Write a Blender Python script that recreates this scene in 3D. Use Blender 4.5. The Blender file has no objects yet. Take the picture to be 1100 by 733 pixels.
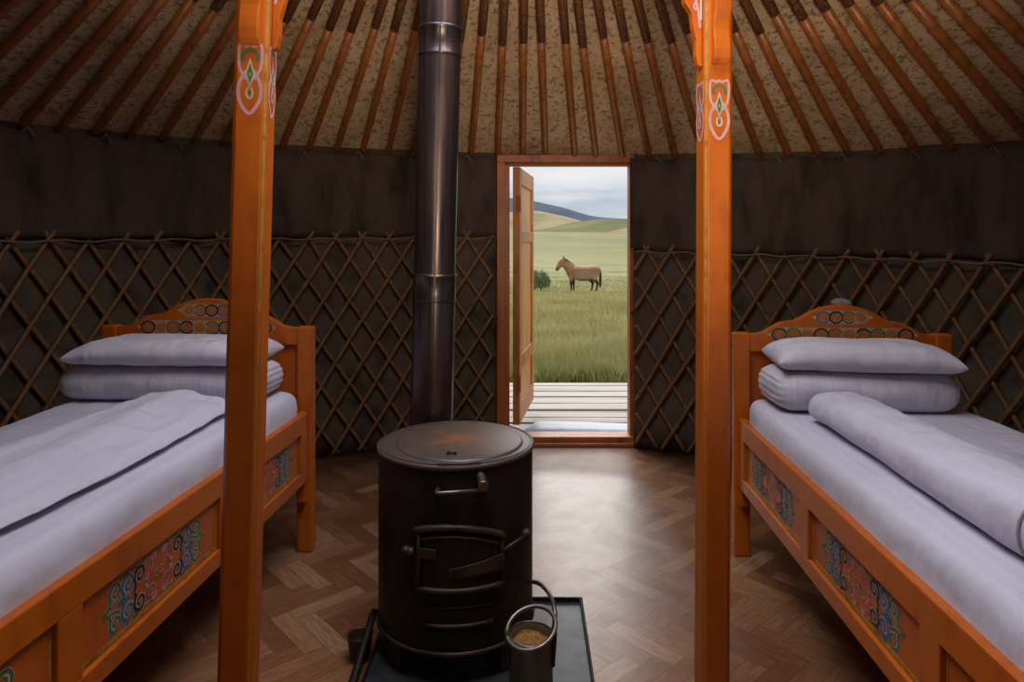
import bpy, bmesh, math, random
import numpy as np
from mathutils import Vector, Matrix, noise as mnoise
random.seed(7)
C = bpy.context.scene.collection
PI = math.pi

# ------------------------------------------------------------------ helpers
class MB:
    """collects shapes, builds ONE mesh object"""
    def __init__(s): s.v=[]; s.f=[]; s.m=[]; s.s=[]
    def add(s, vs, fs, m=0, smooth=False):
        o=len(s.v); s.v += [tuple(p) for p in vs]
        for f in fs:
            s.f.append(tuple(o+i for i in f)); s.m.append(m); s.s.append(smooth)
    def box(s, x0,x1,y0,y1,z0,z1, m=0):
        vs=[(x,y,z) for x in (x0,x1) for y in (y0,y1) for z in (z0,z1)]
        s.add(vs, [(0,1,3,2),(4,6,7,5),(0,4,5,1),(2,3,7,6),(0,2,6,4),(1,5,7,3)], m)
    def prism(s, poly, to3d, d0, d1, m=0, smooth=False):
        """poly 2D (a,b) -> to3d(a,b,d) for d0..d1"""
        n=len(poly)
        vs=[to3d(a,b,d0) for a,b in poly]+[to3d(a,b,d1) for a,b in poly]
        s.add(vs, [tuple(range(n))[::-1], tuple(range(n,2*n))], m)
        s.add(vs, [(i,(i+1)%n,n+(i+1)%n,n+i) for i in range(n)], m, smooth)
    def tube(s, pts, r, n=10, m=0, cap=True, closed=False, flat=1.0):
        pts=[Vector(p) for p in pts]; k=len(pts)
        rs=r if isinstance(r,(list,tuple)) else [r]*k
        vs=[]; up=Vector((0,0,1)); 
        for i,p in enumerate(pts):
            if closed: t=pts[(i+1)%k]-pts[i-1]
            else: t=pts[min(i+1,k-1)]-pts[max(i-1,0)]
            t.normalize()
            a=up if abs(t.dot(up))<.93 else Vector((1,0,0))
            if i==0: e1=t.cross(a).normalized()
            else:
                e1=(e1-t*e1.dot(t)); e1.normalize()
            e2=t.cross(e1)
            for j in range(n):
                q=2*PI*j/n; vs.append(p+(e1*math.cos(q)+e2*math.sin(q)*flat)*rs[i])
        fs=[]
        for i in range(k if closed else k-1):
            for j in range(n):
                a=i*n; b=((i+1)%k)*n
                fs.append((a+j,a+(j+1)%n,b+(j+1)%n,b+j))
        s.add(vs,fs,m,True)
        if cap and not closed:
            s.add(vs[:n],[tuple(range(n))[::-1]],m); s.add(vs[-n:],[tuple(range(n))],m)
    def lathe(s, prof, c=(0,0,0), n=48, m=0, smooth=True):
        vs=[(c[0]+r*math.cos(2*PI*j/n), c[1]+r*math.sin(2*PI*j/n), c[2]+z) for r,z in prof for j in range(n)]
        fs=[(i*n+j,i*n+(j+1)%n,(i+1)*n+(j+1)%n,(i+1)*n+j) for i in range(len(prof)-1) for j in range(n)]
        s.add(vs,fs,m,smooth)
    def ribbon(s, pts, w, to3d, d, m=0, closed=False):
        k=len(pts); vs=[]
        for i in range(k):
            a=pts[i-1] if (closed or i>0) else pts[i]
            b=pts[(i+1)%k] if (closed or i<k-1) else pts[i]
            tx,ty=b[0]-a[0],b[1]-a[1]; l=math.hypot(tx,ty) or 1
            ww=w if not callable(w) else w(i/(k-1))
            nx,ny=-ty/l*ww/2,tx/l*ww/2
            vs+= [to3d(pts[i][0]+nx,pts[i][1]+ny,d), to3d(pts[i][0]-nx,pts[i][1]-ny,d)]
        fs=[(2*i,2*i+1,2*((i+1)%k)+1,2*((i+1)%k)) for i in range(k if closed else k-1)]
        s.add(vs,fs,m)
    def fill(s, pts, to3d, d, m=0):
        s.add([to3d(a,b,d) for a,b in pts],[tuple(range(len(pts)))],m)
    def build(s, name, mats, parent=None, bevel=0, loc=None, rotz=None, kind=None):
        me=bpy.data.meshes.new(name); me.from_pydata(s.v,[],s.f)
        if not isinstance(mats,(list,tuple)): mats=[mats]
        for q in mats: me.materials.append(q)
        me.polygons.foreach_set('material_index', s.m); me.polygons.foreach_set('use_smooth', s.s)
        bm=bmesh.new(); bm.from_mesh(me); bmesh.ops.remove_doubles(bm,verts=bm.verts,dist=1e-6)
        bmesh.ops.recalc_face_normals(bm,faces=bm.faces); bm.to_mesh(me); bm.free(); me.update()
        o=bpy.data.objects.new(name,me); C.objects.link(o)
        if parent: o.parent=parent
        if loc: o.location=loc
        if rotz is not None: o.rotation_euler.z=rotz
        if bevel:
            b=o.modifiers.new('bevel','BEVEL'); b.width=bevel; b.segments=2; b.limit_method='ANGLE'; b.angle_limit=.6
        if kind: o['kind']=kind
        return o
def tag(o,label,cat,group=None,kind=None):
    o['label']=label; o['category']=cat
    if group: o['group']=group
    if kind: o['kind']=kind
    return o
def empty(name,loc=(0,0,0),rotz=0):
    o=bpy.data.objects.new(name,None); C.objects.link(o); o.location=loc; o.rotation_euler.z=rotz
    o.empty_display_size=.1; return o
def lerp(a,b,t): return a+(b-a)*t
def interp(x,tab):
    return float(np.interp(x,[t[0] for t in tab],[t[1] for t in tab]))

# ------------------------------------------------------------------ materials
class N:
    def __init__(s,m): s.t=m.node_tree; s.n=s.t.nodes; s.l=s.t.links
    def new(s,ty,**k):
        x=s.n.new(ty)
        for a,b in k.items(): setattr(x,a,b)
        return x
    def link(s,a,b): s.l.new(a,b)
    def val(s,sock,v):
        if isinstance(v,bpy.types.NodeSocket): s.l.new(v,sock)
        else: sock.default_value=v
    def math(s,op,a,b=0.0,c=None):
        x=s.new('ShaderNodeMath',operation=op); s.val(x.inputs[0],a); s.val(x.inputs[1],b)
        if c is not None: s.val(x.inputs[2],c)
        return x.outputs[0]
    def noise(s,vec,scale,detail=4,rough=.55):
        x=s.new('ShaderNodeTexNoise'); x.inputs['Scale'].default_value=scale
        x.inputs['Detail'].default_value=detail; x.inputs['Roughness'].default_value=rough
        if vec: s.l.new(vec,x.inputs['Vector'])
        return x.outputs['Fac']
    def ramp(s,fac,stops):
        x=s.new('ShaderNodeValToRGB'); e=x.color_ramp.elements
        while len(e)<len(stops): e.new(.5)
        for i,(p,c) in enumerate(stops): e[i].position=p; e[i].color=(*c[:3],1)
        s.l.new(fac,x.inputs[0]); return x.outputs[0]
    def mix(s,f,a,b,bt='MIX'):
        x=s.new('ShaderNodeMix',data_type='RGBA',blend_type=bt)
        s.val(x.inputs[0],f)
        s.val(x.inputs[6],a if isinstance(a,bpy.types.NodeSocket) else (*a[:3],1))
        s.val(x.inputs[7],b if isinstance(b,bpy.types.NodeSocket) else (*b[:3],1)); return x.outputs[2]
    def scale(s,vec,sc,rot=(0,0,0)):
        x=s.new('ShaderNodeMapping'); x.inputs['Scale'].default_value=sc; x.inputs['Rotation'].default_value=rot
        s.l.new(vec,x.inputs['Vector']); return x.outputs[0]
    def coord(s,w='Object'): return s.new('ShaderNodeTexCoord').outputs[w]
    def bump(s,h,strength=.2,dist=.01):
        x=s.new('ShaderNodeBump'); x.inputs['Strength'].default_value=strength; x.inputs['Distance'].default_value=dist
        s.l.new(h,x.inputs['Height']); return x.outputs[0]
def M(name):
    m=bpy.data.materials.new(name); m.use_nodes=True
    return m,N(m),m.node_tree.nodes['Principled BSDF']
def srgb(r,g,b):
    f=lambda c:(c/255/12.92 if c/255<=.04045 else ((c/255+.055)/1.055)**2.4)
    return (f(r),f(g),f(b))
def simple(name,col,rough=.5,var=.25,scale=(20,20,20),nscale=1.0,metal=0,bump=.1,bdist=.004,spec=.5,dark=None,detail=5):
    """mottled material: noise mixes col with a darker/other tone"""
    m,n,p=M(name); v=n.scale(n.coord(),scale); f=n.noise(v,nscale,detail,.6)
    d=dark or tuple(c*(1-var*1.6) for c in col); l=tuple(min(1,c*(1+var*.5)) for c in col)
    c=n.ramp(f,[(.28,d),(.5,col),(.75,l)])
    n.link(c,p.inputs['Base Color']); p.inputs['Roughness'].default_value=rough; p.inputs['Metallic'].default_value=metal
    p.inputs['Specular IOR Level'].default_value=spec
    if bump: n.link(n.bump(f,bump,bdist),p.inputs['Normal'])
    return m
def cloth(name,col,axis,stripe=70,amt=.06,wr=.35):
    m,n,p=M(name); co=n.coord(); x=n.new('ShaderNodeSeparateXYZ'); n.link(co,x.inputs[0])
    a=x.outputs[axis]; st=n.math('SINE',n.math('MULTIPLY',a,stripe*2*PI/2)); st=n.math('SMOOTH_MAX',n.math('MULTIPLY',st,3),-1.0,.3)
    st=n.math('MINIMUM',st,1.0)
    st=n.math('MULTIPLY_ADD',st,.5,.5)
    c=n.mix(st,col,tuple(k*(1-amt*2) for k in col))
    w=n.noise(n.scale(co,(8,5,8)),1.0,3,.45); fine=n.noise(n.scale(co,(300,300,300)),1,2)
    c=n.mix(n.math('MULTIPLY',w,.28),c,tuple(k*.72 for k in col))
    n.link(c,p.inputs['Base Color']); p.inputs['Roughness'].default_value=.75
    p.inputs['Sheen Weight'].default_value=.15; p.inputs['Specular IOR Level'].default_value=.25
    w2=n.noise(n.scale(co,(16,16,16)),1.0,3,.5)
    wd2=n.noise(n.scale(co,(5,17,9),(0,0,.5)),1.0,2,.4); wd3=n.noise(n.scale(co,(19,6,9),(0,0,.35)),1.0,2,.4)
    h=n.math('ADD',n.math('ADD',n.math('MULTIPLY',wd2,1.0),n.math('MULTIPLY',wd3,.8)),n.math('ADD',n.math('MULTIPLY',w2,.25),n.math('MULTIPLY',fine,.006)))
    n.link(n.bump(h,wr*.75,.03),p.inputs['Normal']); return m

MAT={}
def orange_paint(name,col,dark):
    m,n,p=M(name); co=n.coord()
    g=n.noise(n.scale(co,(22,22,9)),1.0,6,.6); b=n.noise(n.scale(co,(6,6,6)),1.0,3)
    wear=n.noise(n.scale(co,(60,60,25)),1.0,3,.7)
    c=n.ramp(g,[(.25,dark),(.5,col),(.8,tuple(min(1,k*1.12) for k in col))])
    c=n.mix(n.math('MULTIPLY',n.math('GREATER_THAN',wear,.73),.55),c,srgb(120,52,12))
    c=n.mix(n.math('MULTIPLY',b,.3),c,dark)
    n.link(c,p.inputs['Base Color']); p.inputs['Roughness'].default_value=.42; p.inputs['Specular IOR Level'].default_value=.4
    n.link(n.bump(g,.12,.003),p.inputs['Normal']); return m
MAT['orange']=orange_paint('orange painted wood',(.48,.111,.005),(.35,.068,.004))
MAT['orange2']=orange_paint('orange painted panel',(.47,.100,.012),(.36,.070,.008))
MAT['pole']=simple('varnished roof pole',(.29,.090,.018),.4,.35,(30,30,5),spec=.5)
MAT['gold']=simple('gold paint line',(.36,.20,.035),.4,.45,(30,30,30))
MAT['lattice']=simple('willow lattice rods',(.185,.090,.032),.6,.35,(25,25,25))
MAT['felt']=simple('grey brown wall felt',(.100,.074,.052),.95,.45,(5,5,5),bump=.4,bdist=.01,spec=.05)
MAT['skirt']=simple('dark brown hanging cloth',(.075,.055,.042),.95,.35,(9,9,3),bump=.3,bdist=.006,spec=.05)
MAT['doorwood']=simple('varnished door wood',(.48,.165,.026),.45,.35,(14,14,2.5),bump=.08)
MAT['doorpanel']=simple('pale door panel wood',(.60,.26,.065),.45,.35,(14,14,2.5),bump=.08)
MAT['framewood']=simple('red brown frame wood',(.36,.095,.016),.45,.35,(16,16,3),bump=.08)
MAT['iron']=simple('dark rusty stove iron',(.018,.0125,.010),.5,.45,(9,9,5),metal=.35,bump=.1,spec=.35)
MAT['rust']=simple('rusty iron edge',(.060,.036,.026),.5,.5,(25,25,25),metal=.45,bump=.15)
MAT['steel']=simple('worn bare steel',(.19,.16,.14),.38,.4,(30,30,30),metal=.8,bump=.1)
MAT['traymat']=simple('black tray sheet',(.040,.041,.047),.42,1.2,(14,14,14),metal=.3,bump=.25,bdist=.003)
MAT['can']=simple('greenish scorched tin',(.26,.225,.15),.36,.6,(8,8,5),metal=.5,bump=.1)
MAT['ash']=simple('ochre ash',(.27,.13,.032),.95,.5,(90,90,90),bump=.8,bdist=.01)
MAT['white']=simple('cream paint',(.46,.40,.33),.6,.15)
MAT['pink']=simple('pink paint',(.55,.30,.32),.6,.15); MAT['red']=simple('red paint',(.50,.050,.035),.6,.2)
MAT['blue']=simple('blue paint',(.060,.11,.22),.6,.2); MAT['green']=simple('green paint',(.065,.13,.04),.6,.2)
MAT['black']=simple('dark paint',(.020,.018,.016),.6,.2); MAT['grey']=simple('grey paint',(.22,.21,.19),.6,.2)
MAT['tan']=simple('tan paint',(.36,.23,.09),.6,.2); MAT['lilac']=simple('lilac paint',(.50,.28,.33),.6,.15)
MAT['sheet']=cloth('white striped sheet',(.62,.60,.72),0,60,.03,.5)
MAT['quilt']=cloth('white striped quilt',(.62,.59,.69),0,90,.022,.7)
MAT['pillow']=cloth('white pillowcase',(.63,.595,.69),1,60,.015,.7)
MAT['rollcloth']=cloth('white rolled duvet',(.64,.62,.735),0,50,.015,.6)
MAT['seam']=simple('grey seam',(.33,.31,.36),.8,.1)
MAT['twine']=simple('grey twine',(.16,.12,.09),.9,.3)
MAT['pale']=simple('pale rag',(.42,.38,.34),.9,.2)
MAT['deckgap']=simple('dark deck gap',(.10,.085,.07),.9,.2)

# stove top: rust patch in middle
m,n,p=M('rusty stove lid'); co=n.coord(); ln=n.new('ShaderNodeVectorMath',operation='LENGTH'); n.link(n.scale(co,(1,1,0)),ln.inputs[0])
f=n.noise(n.scale(co,(14,14,14)),1,6,.65); g=n.math('MULTIPLY_ADD',ln.outputs['Value'],-3.4,.62)
c=n.ramp(n.math('ADD',g,n.math('MULTIPLY_ADD',f,1.3,-.6)),[(.05,(.095,.072,.064)),(.35,(.14,.088,.062)),(.62,(.26,.115,.048))])
n.link(c,p.inputs['Base Color']); p.inputs['Roughness'].default_value=.42; p.inputs['Metallic'].default_value=.3
n.link(n.bump(f,.2,.004),p.inputs['Normal']); MAT['lid']=m

# stove pipe: blued sheet steel with vertical streaks
m,n,p=M('blued sheet steel pipe'); co=n.coord()
f=n.noise(n.scale(co,(38,38,1.4)),1,6,.65); b=n.noise(n.scale(co,(7,7,5)),1,5,.6); sp=n.noise(n.scale(co,(160,160,60)),1,3,.6)
c=n.ramp(f,[(.3,(.035,.030,.036)),(.5,(.085,.070,.075)),(.60,(.15,.10,.085)),(.72,(.13,.12,.125))])
c=n.mix(n.math('MULTIPLY',n.math('GREATER_THAN',b,.55),.3),c,(.12,.085,.07))
n.link(c,p.inputs['Base Color']); p.inputs['Metallic'].default_value=.85
n.link(n.math('MULTIPLY_ADD',b,.35,.16),p.inputs['Roughness']); n.link(n.bump(n.math('ADD',f,n.math('MULTIPLY',sp,.5)),.12,.004),p.inputs['Normal']); MAT['pipe']=m

# roof canvas: tan felt cloth with short dark hairs
m,n,p=M('tan roof canvas'); co=n.coord()
a=n.noise(n.scale(co,(4,4,4)),1,5,.6); fl=n.noise(n.scale(co,(42,26,60)),1,3,.75); fl2=n.noise(n.scale(co,(160,100,160)),1,2,.7)
c=n.ramp(a,[(.3,(.42,.28,.16)),(.55,(.60,.42,.255)),(.75,(.70,.50,.32))])
c=n.mix(n.math('MULTIPLY',n.math('SMOOTHSTEP' if False else 'GREATER_THAN',fl,.565),.68),c,(.13,.085,.05))
c=n.mix(n.math('MULTIPLY',n.math('GREATER_THAN',fl2,.58),.42),c,(.15,.10,.065))
n.link(c,p.inputs['Base Color']); p.inputs['Roughness'].default_value=.95; p.inputs['Specular IOR Level'].default_value=.05
n.link(n.bump(n.math('ADD',n.math('MULTIPLY',a,2.0),fl),.4,.012),p.inputs['Normal']); MAT['canvas']=m

# painted ends of the roof poles: little dark and cream scrolls
m,n,p=M('painted pole end'); co=n.coord()
vo=n.new('ShaderNodeTexVoronoi'); n.link(n.scale(co,(45,45,60)),vo.inputs['Vector']); vo.inputs['Scale'].default_value=1.0
c=n.ramp(vo.outputs['Distance'],[(.2,(.36,.12,.025)),(.34,(.34,.22,.11)),(.46,(.05,.03,.02)),(.62,(.33,.095,.018))])
n.link(c,p.inputs['Base Color']); p.inputs['Roughness'].default_value=.5; MAT['poleend']=m

# herringbone vinyl
m,n,p=M('herringbone vinyl floor'); co=n.coord()
W=.062; NN=4
v=n.scale(co,(1/W,1/W,1),(0,0,math.radians(45+3))); sx=n.new('ShaderNodeSeparateXYZ'); n.link(v,sx.inputs[0]); X,Y=sx.outputs[0],sx.outputs[1]
ix=n.math('FLOOR',X); iy=n.math('FLOOR',Y); k=n.math('FLOORED_MODULO',n.math('SUBTRACT',ix,iy),2.0*NN)
hor=n.math('LESS_THAN',k,NN-.5)
def sel(a,b): return n.math('ADD',n.math('MULTIPLY',hor,a),n.math('MULTIPLY',n.math('SUBTRACT',1.0,hor),b))
hx=n.math('SUBTRACT',ix,k); vy=n.math('SUBTRACT',iy,n.math('SUBTRACT',2.0*NN-1,k))
u=sel(n.math('SUBTRACT',X,hx),n.math('SUBTRACT',Y,vy)); w=sel(n.math('SUBTRACT',Y,iy),n.math('SUBTRACT',X,ix))
ida=sel(hx,n.math('ADD',ix,57.3)); idb=sel(iy,n.math('ADD',vy,31.7))
cb=n.new('ShaderNodeCombineXYZ'); n.link(ida,cb.inputs[0]); n.link(idb,cb.inputs[1])
wn=n.new('ShaderNodeTexWhiteNoise',noise_dimensions='2D'); n.link(cb.outputs[0],wn.inputs['Vector'])
rnd=wn.outputs['Value']
cg=n.new('ShaderNodeCombineXYZ'); n.link(n.math('MULTIPLY',u,.9),cg.inputs[0]); n.link(n.math('MULTIPLY',w,7.0),cg.inputs[1]); n.link(n.math('MULTIPLY',rnd,60.0),cg.inputs[2])
gr=n.noise(cg.outputs[0],1.0,5,.65)
base=n.ramp(rnd,[(.0,(.19,.076,.034)),(.35,(.275,.122,.057)),(.7,(.345,.168,.086)),(1.0,(.41,.235,.13))])
c=n.mix(n.math('MULTIPLY',n.math('SUBTRACT',gr,.30),1.7),base,(.085,.034,.014))
edge=n.math('MINIMUM',n.math('MINIMUM',w,n.math('SUBTRACT',1.0,w)),n.math('MINIMUM',u,n.math('SUBTRACT',float(NN),u)))
c=n.mix(n.math('MULTIPLY',n.math('LESS_THAN',edge,.030),.4),c,(.05,.022,.012))
# worn vinyl by the door, with the doorway's glare painted in as grey
so=n.new('ShaderNodeSeparateXYZ'); n.link(co,so.inputs[0])
dx=n.math('ABSOLUTE',n.math('SUBTRACT',so.outputs[0],.28)); wx=n.math('SUBTRACT',1.0,n.math('DIVIDE',dx,.42))
wy=n.math('MULTIPLY',n.math('SUBTRACT',so.outputs[1],1.9),.75)
worn=n.math('MINIMUM',n.math('MAXIMUM',n.math('MINIMUM',n.math('MULTIPLY',wx,2.2),wy),0.0),1.0)
sp=n.noise(n.scale(co,(28,28,28)),1,6,.7)
sp2=n.noise(n.scale(co,(120,120,120)),1,4,.75); worn=n.math('MULTIPLY',worn,n.math('MULTIPLY_ADD',n.math('ADD',n.math('MULTIPLY',sp,.5),n.math('MULTIPLY',sp2,.5)),2.4,-.5)); worn=n.math('MINIMUM',n.math('MAXIMUM',worn,0.0),1.0); 
c=n.mix(n.math('MULTIPLY',worn,.75),c,(.42,.36,.335))
n.link(c,p.inputs['Base Color'])
n.link(n.math('MULTIPLY_ADD',n.noise(n.scale(co,(9,9,9)),1,5,.7),.24,.22),p.inputs['Roughness'])
p.inputs['Specular IOR Level'].default_value=.5
n.link(n.bump(n.math('ADD',n.math('MULTIPLY',n.noise(n.scale(co,(60,60,60)),1,4,.7),1.0),n.math('ADD',gr,n.math('MULTIPLY',n.math('LESS_THAN',edge,.028),-.6))),.10,.004),p.inputs['Normal'])
MAT['floor']=m

# meadow
m,n,p=M('meadow ground'); co=n.coord()
a=n.noise(n.scale(co,(.10,.30,.1)),1,6,.62); b=n.noise(n.scale(co,(.9,2.2,1)),1,6,.65); c3=n.noise(n.scale(co,(.03,.022,.01)),1,5,.6)
c=n.ramp(n.math('ADD',n.math('MULTIPLY',a,.55),n.math('MULTIPLY',b,.45)),[(.32,(.12,.14,.047)),(.47,(.20,.20,.080)),(.56,(.275,.245,.115)),(.70,(.34,.285,.155))])
so=n.new('ShaderNodeSeparateXYZ'); n.link(co,so.inputs[0])
far=n.math('MINIMUM',n.math('MAXIMUM',n.math('MULTIPLY',n.math('SUBTRACT',so.outputs[1],45.0),.012),0.0),1.0)
c=n.mix(far,c,n.ramp(c3,[(.35,(.145,.148,.064)),(.5,(.195,.180,.086)),(.65,(.25,.21,.112))]))
n.link(c,p.inputs['Base Color']); p.inputs['Roughness'].default_value=.95; p.inputs['Specular IOR Level'].default_value=.1
n.link(n.bump(b,.6,.1),p.inputs['Normal']); MAT['meadow']=m
def hillmat(name,c0,c1,c2,s=.02):
    m,n,p=M(name); co=n.coord(); a=n.noise(n.scale(co,(s,s*.6,s*2.5)),1,6,.6)
    n.link(n.ramp(a,[(.3,c0),(.5,c1),(.7,c2)]),p.inputs['Base Color']); p.inputs['Roughness'].default_value=1; p.inputs['Specular IOR Level'].default_value=0
    return m
MAT['hillgreen']=hillmat('green hill',(.105,.11,.058),(.15,.146,.078),(.22,.19,.11))
MAT['hilltan']=hillmat('dry tan hill',(.18,.155,.085),(.28,.225,.13),(.34,.27,.165))
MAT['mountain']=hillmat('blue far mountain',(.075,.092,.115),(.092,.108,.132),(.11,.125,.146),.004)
m,n,p=M('grass blades'); co=n.coord(); a=n.noise(n.scale(co,(.5,.9,.5)),1,5,.65); r=n.noise(n.scale(co,(9,9,.5)),1,2)
so=n.new('ShaderNodeSeparateXYZ'); n.link(co,so.inputs[0])
near=n.math('MINIMUM',n.math('MAXIMUM',n.math('MULTIPLY_ADD',so.outputs[1],-.16,1.5),0.0),1.0)
c=n.ramp(n.math('ADD',n.math('MULTIPLY',a,.6),n.math('MULTIPLY',r,.4)),[(.30,(.20,.215,.065)),(.45,(.34,.315,.12)),(.56,(.48,.41,.19)),(.70,(.60,.50,.28))])
c=n.mix(n.math('MULTIPLY',near,.6),c,(.20,.235,.070))
n.link(c,p.inputs['Base Color']); p.inputs['Roughness'].default_value=.8; p.inputs['Specular IOR Level'].default_value=.15; MAT['grass']=m
MAT['shrub']=simple('shrub leaves',(.15,.20,.085),.7,.5,(6,6,6))
m,n,p=M('weathered deck boards'); co=n.coord(); a=n.noise(n.scale(co,(1.5,45,20)),1,6,.65); b=n.noise(n.scale(co,(3,5,3)),1,4)
c=n.ramp(a,[(.33,(.13,.10,.08)),(.45,(.36,.31,.265)),(.7,(.50,.45,.395))]); c=n.mix(n.math('MULTIPLY',b,.3),c,(.29,.26,.235))
n.link(c,p.inputs['Base Color']); p.inputs['Roughness'].default_value=.8; n.link(n.bump(a,.3,.006),p.inputs['Normal']); MAT['deck']=m
MAT['plate']=simple('pale blue grey sheet',(.33,.37,.42),.5,.18,(7,7,7))
# horse coat by height and place
m,n,p=M('dun horse coat'); co=n.coord(); so=n.new('ShaderNodeSeparateXYZ'); n.link(co,so.inputs[0]); z=so.outputs[2]; xx=so.outputs[0]
a=n.noise(n.scale(co,(5,5,5)),1,4)
zz=n.math('ADD',z,n.math('MULTIPLY_ADD',a,.16,-.08))
c=n.ramp(n.math('MULTIPLY',zz,.6),[(.0,(.03,.02,.016)),(.27,(.040,.023,.016)),(.335,(.16,.085,.05)),(.40,(.36,.25,.17)),(.50,(.29,.185,.12)),(.64,(.21,.105,.052)),(.74,(.46,.30,.18)),(.95,(.24,.115,.055))])
front=n.math('LESS_THAN',n.math('ADD',xx,n.math('MULTIPLY_ADD',a,.2,-.1)),-.42)
c=n.mix(n.math('MULTIPLY',n.math('MULTIPLY',front,n.math('GREATER_THAN',z,.62)),.75),c,(.25,.115,.055))
muz=n.math('LESS_THAN',n.math('ADD',xx,n.math('MULTIPLY',z,.5)),-.60); c=n.mix(n.math('MULTIPLY',muz,.85),c,(.06,.035,.03))
n.link(c,p.inputs['Base Color']); p.inputs['Roughness'].default_value=.8; p.inputs['Specular IOR Level'].default_value=.2; MAT['horse']=m
MAT['mane']=simple('dark mane hair',(.045,.024,.016),.8,.3,(40,40,10))

# ------------------------------------------------------------------ camera and world
f_px=730.0
cam=bpy.data.cameras.new('camera'); co_=bpy.data.objects.new('camera',cam); C.objects.link(co_)
cam.sensor_width=36; cam.lens=f_px/1100*36; cam.shift_y=-(366.5-257)/1100; cam.clip_start=.02; cam.clip_end=8000
CAMZ=1.2
co_.location=(0,0,CAMZ); co_.rotation_euler=(PI/2,0,0); bpy.context.scene.camera=co_
bpy.context.scene.view_settings.view_transform='Standard'
bpy.context.scene.view_settings.look='None'

wd=bpy.data.worlds.new('sky'); bpy.context.scene.world=wd; wd.use_nodes=True
nt=wd.node_tree
class WN(N):
    def __init__(s,t): s.t=t; s.n=t.nodes; s.l=t.links
w=WN(nt); bg=nt.nodes['Background']; g=w.coord('Generated')
cl=w.noise(w.scale(g,(2.6,2.6,17)),1.0,6,.55); cl2=w.noise(w.scale(g,(1.2,1.2,5)),1.0,4,.5)
sz=w.new('ShaderNodeSeparateXYZ'); w.link(g,sz.inputs[0])
c=w.ramp(w.math('ADD',w.math('MULTIPLY',cl,.7),w.math('MULTIPLY',cl2,.3)),[(.38,(.38,.46,.56)),(.47,(.52,.59,.67)),(.55,(.76,.78,.82)),(.66,(.88,.89,.90))])
hz=w.math('MAXIMUM',w.math('SUBTRACT',1.0,w.math('MULTIPLY',w.math('ABSOLUTE',sz.outputs[2]),22.0)),0.0)
c=w.mix(w.math('MULTIPLY',hz,.55),c,(.80,.83,.87))
up=w.math('MULTIPLY_ADD',w.math('MAXIMUM',w.math('SUBTRACT',sz.outputs[2],.14),0.0),2.2,1.0)
w.link(c,bg.inputs[0]); w.link(up,bg.inputs[1])

def light(name,ty,loc,energy,col,size=1,rot=None,shape='DISK'):
    l=bpy.data.lights.new(name,ty); l.energy=energy; l.color=col
    if ty=='AREA': l.shape=shape; l.size=size
    if ty=='POINT': l.shadow_soft_size=size
    if ty=='SUN': l.angle=size
    o=bpy.data.objects.new(name,l); C.objects.link(o); o.location=loc
    if rot: o.rotation_euler=rot
    return o
light('overcast_sun','SUN',(0,20,20),3.0,(1,.96,.90),.9,(math.radians(-52),0,math.radians(6)))
light('skylight_crown','AREA',(.0,1.55,2.62),42,(.93,.95,1.0),1.35)
light('room_fill','POINT',(.15,.05,1.75),3,(1.0,.90,.78),.35)  # unseen fill added above the camera to lift the dark interior
sl_=light('ceiling_fill','SPOT',(.25,-.35,.95),215,(1.0,.84,.64),1,None)  # added fill behind the camera, aimed up to brighten the roof canvas
sl_.data.spot_size=math.radians(66); sl_.data.spot_blend=1.0; sl_.data.shadow_soft_size=.25
sl_.rotation_euler=(Vector((.30,3.3,2.75))-sl_.location).to_track_quat('-Z','Y').to_euler()

# ------------------------------------------------------------------ yurt shell
CX,CY,R=.03,1.62,2.37
APEX=2.87
def eave(ph):
    s=max(-1,min(1,math.sin(ph)))/.883
    c=math.cos(ph); b=-.0625*s*s
    return 1.685-.0375*s+b if c>0 else 1.60-.0375*s
def cyl(ph,rho,z): return (CX+rho*math.sin(ph), CY+rho*math.cos(ph), z)
def roofz(ph,rho): e=eave(ph); return e+(APEX-e)*(1-rho/R)
def noise3(x,y,z): return mnoise.noise(Vector((x,y,z)))

mb=MB(); 
mb.lathe([(0,0),(.6,0),(1.2,0),(1.8,0),(2.46,0),(2.46,-.09)],(CX,CY,0),96)
fl=mb.build('floor',MAT['floor'],kind='structure')
D0,D1=-.045,.285                              # door gap in azimuth
def arc_sheet(a0,a1,n,rows,pt,m,name,kind=None,parent=None,solid=.0):
    b=MB(); vs=[]; 
    for i in range(n+1):
        a=lerp(a0,a1,i/n)
        for j in range(rows+1): vs.append(pt(a,j/rows))
    fs=[(i*(rows+1)+j,(i+1)*(rows+1)+j,(i+1)*(rows+1)+j+1,i*(rows+1)+j+1) for i in range(n) for j in range(rows)]
    b.add(vs,fs,0,True); o=b.build(name,m,parent,kind=kind)
    if solid:
        q=o.modifiers.new('thick','SOLIDIFY'); q.thickness=solid; q.offset=0
    return o
def wallpt(a,t): 
    z=lerp(-.02,eave(a)+.05,t); return cyl(a,2.392+.010*noise3(a*6,z*3,1),z)
arc_sheet(-PI,D0,90,10,wallpt,MAT['felt'],'wall_left','structure',solid=.02)
arc_sheet(D1,PI,90,10,wallpt,MAT['felt'],'wall_right','structure',solid=.02)
RING=.80
def roofpt(a,t):
    rho=lerp(2.50,RING+.02,t); z=roofz(a,rho)+.028
    sag=.012*math.sin(a*100)**2*0
    return cyl(a,rho,z+.006*noise3(a*9,rho*4,3)-sag)
arc_sheet(-PI,PI,200,10,roofpt,MAT['canvas'],'ceiling','structure')

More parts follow.
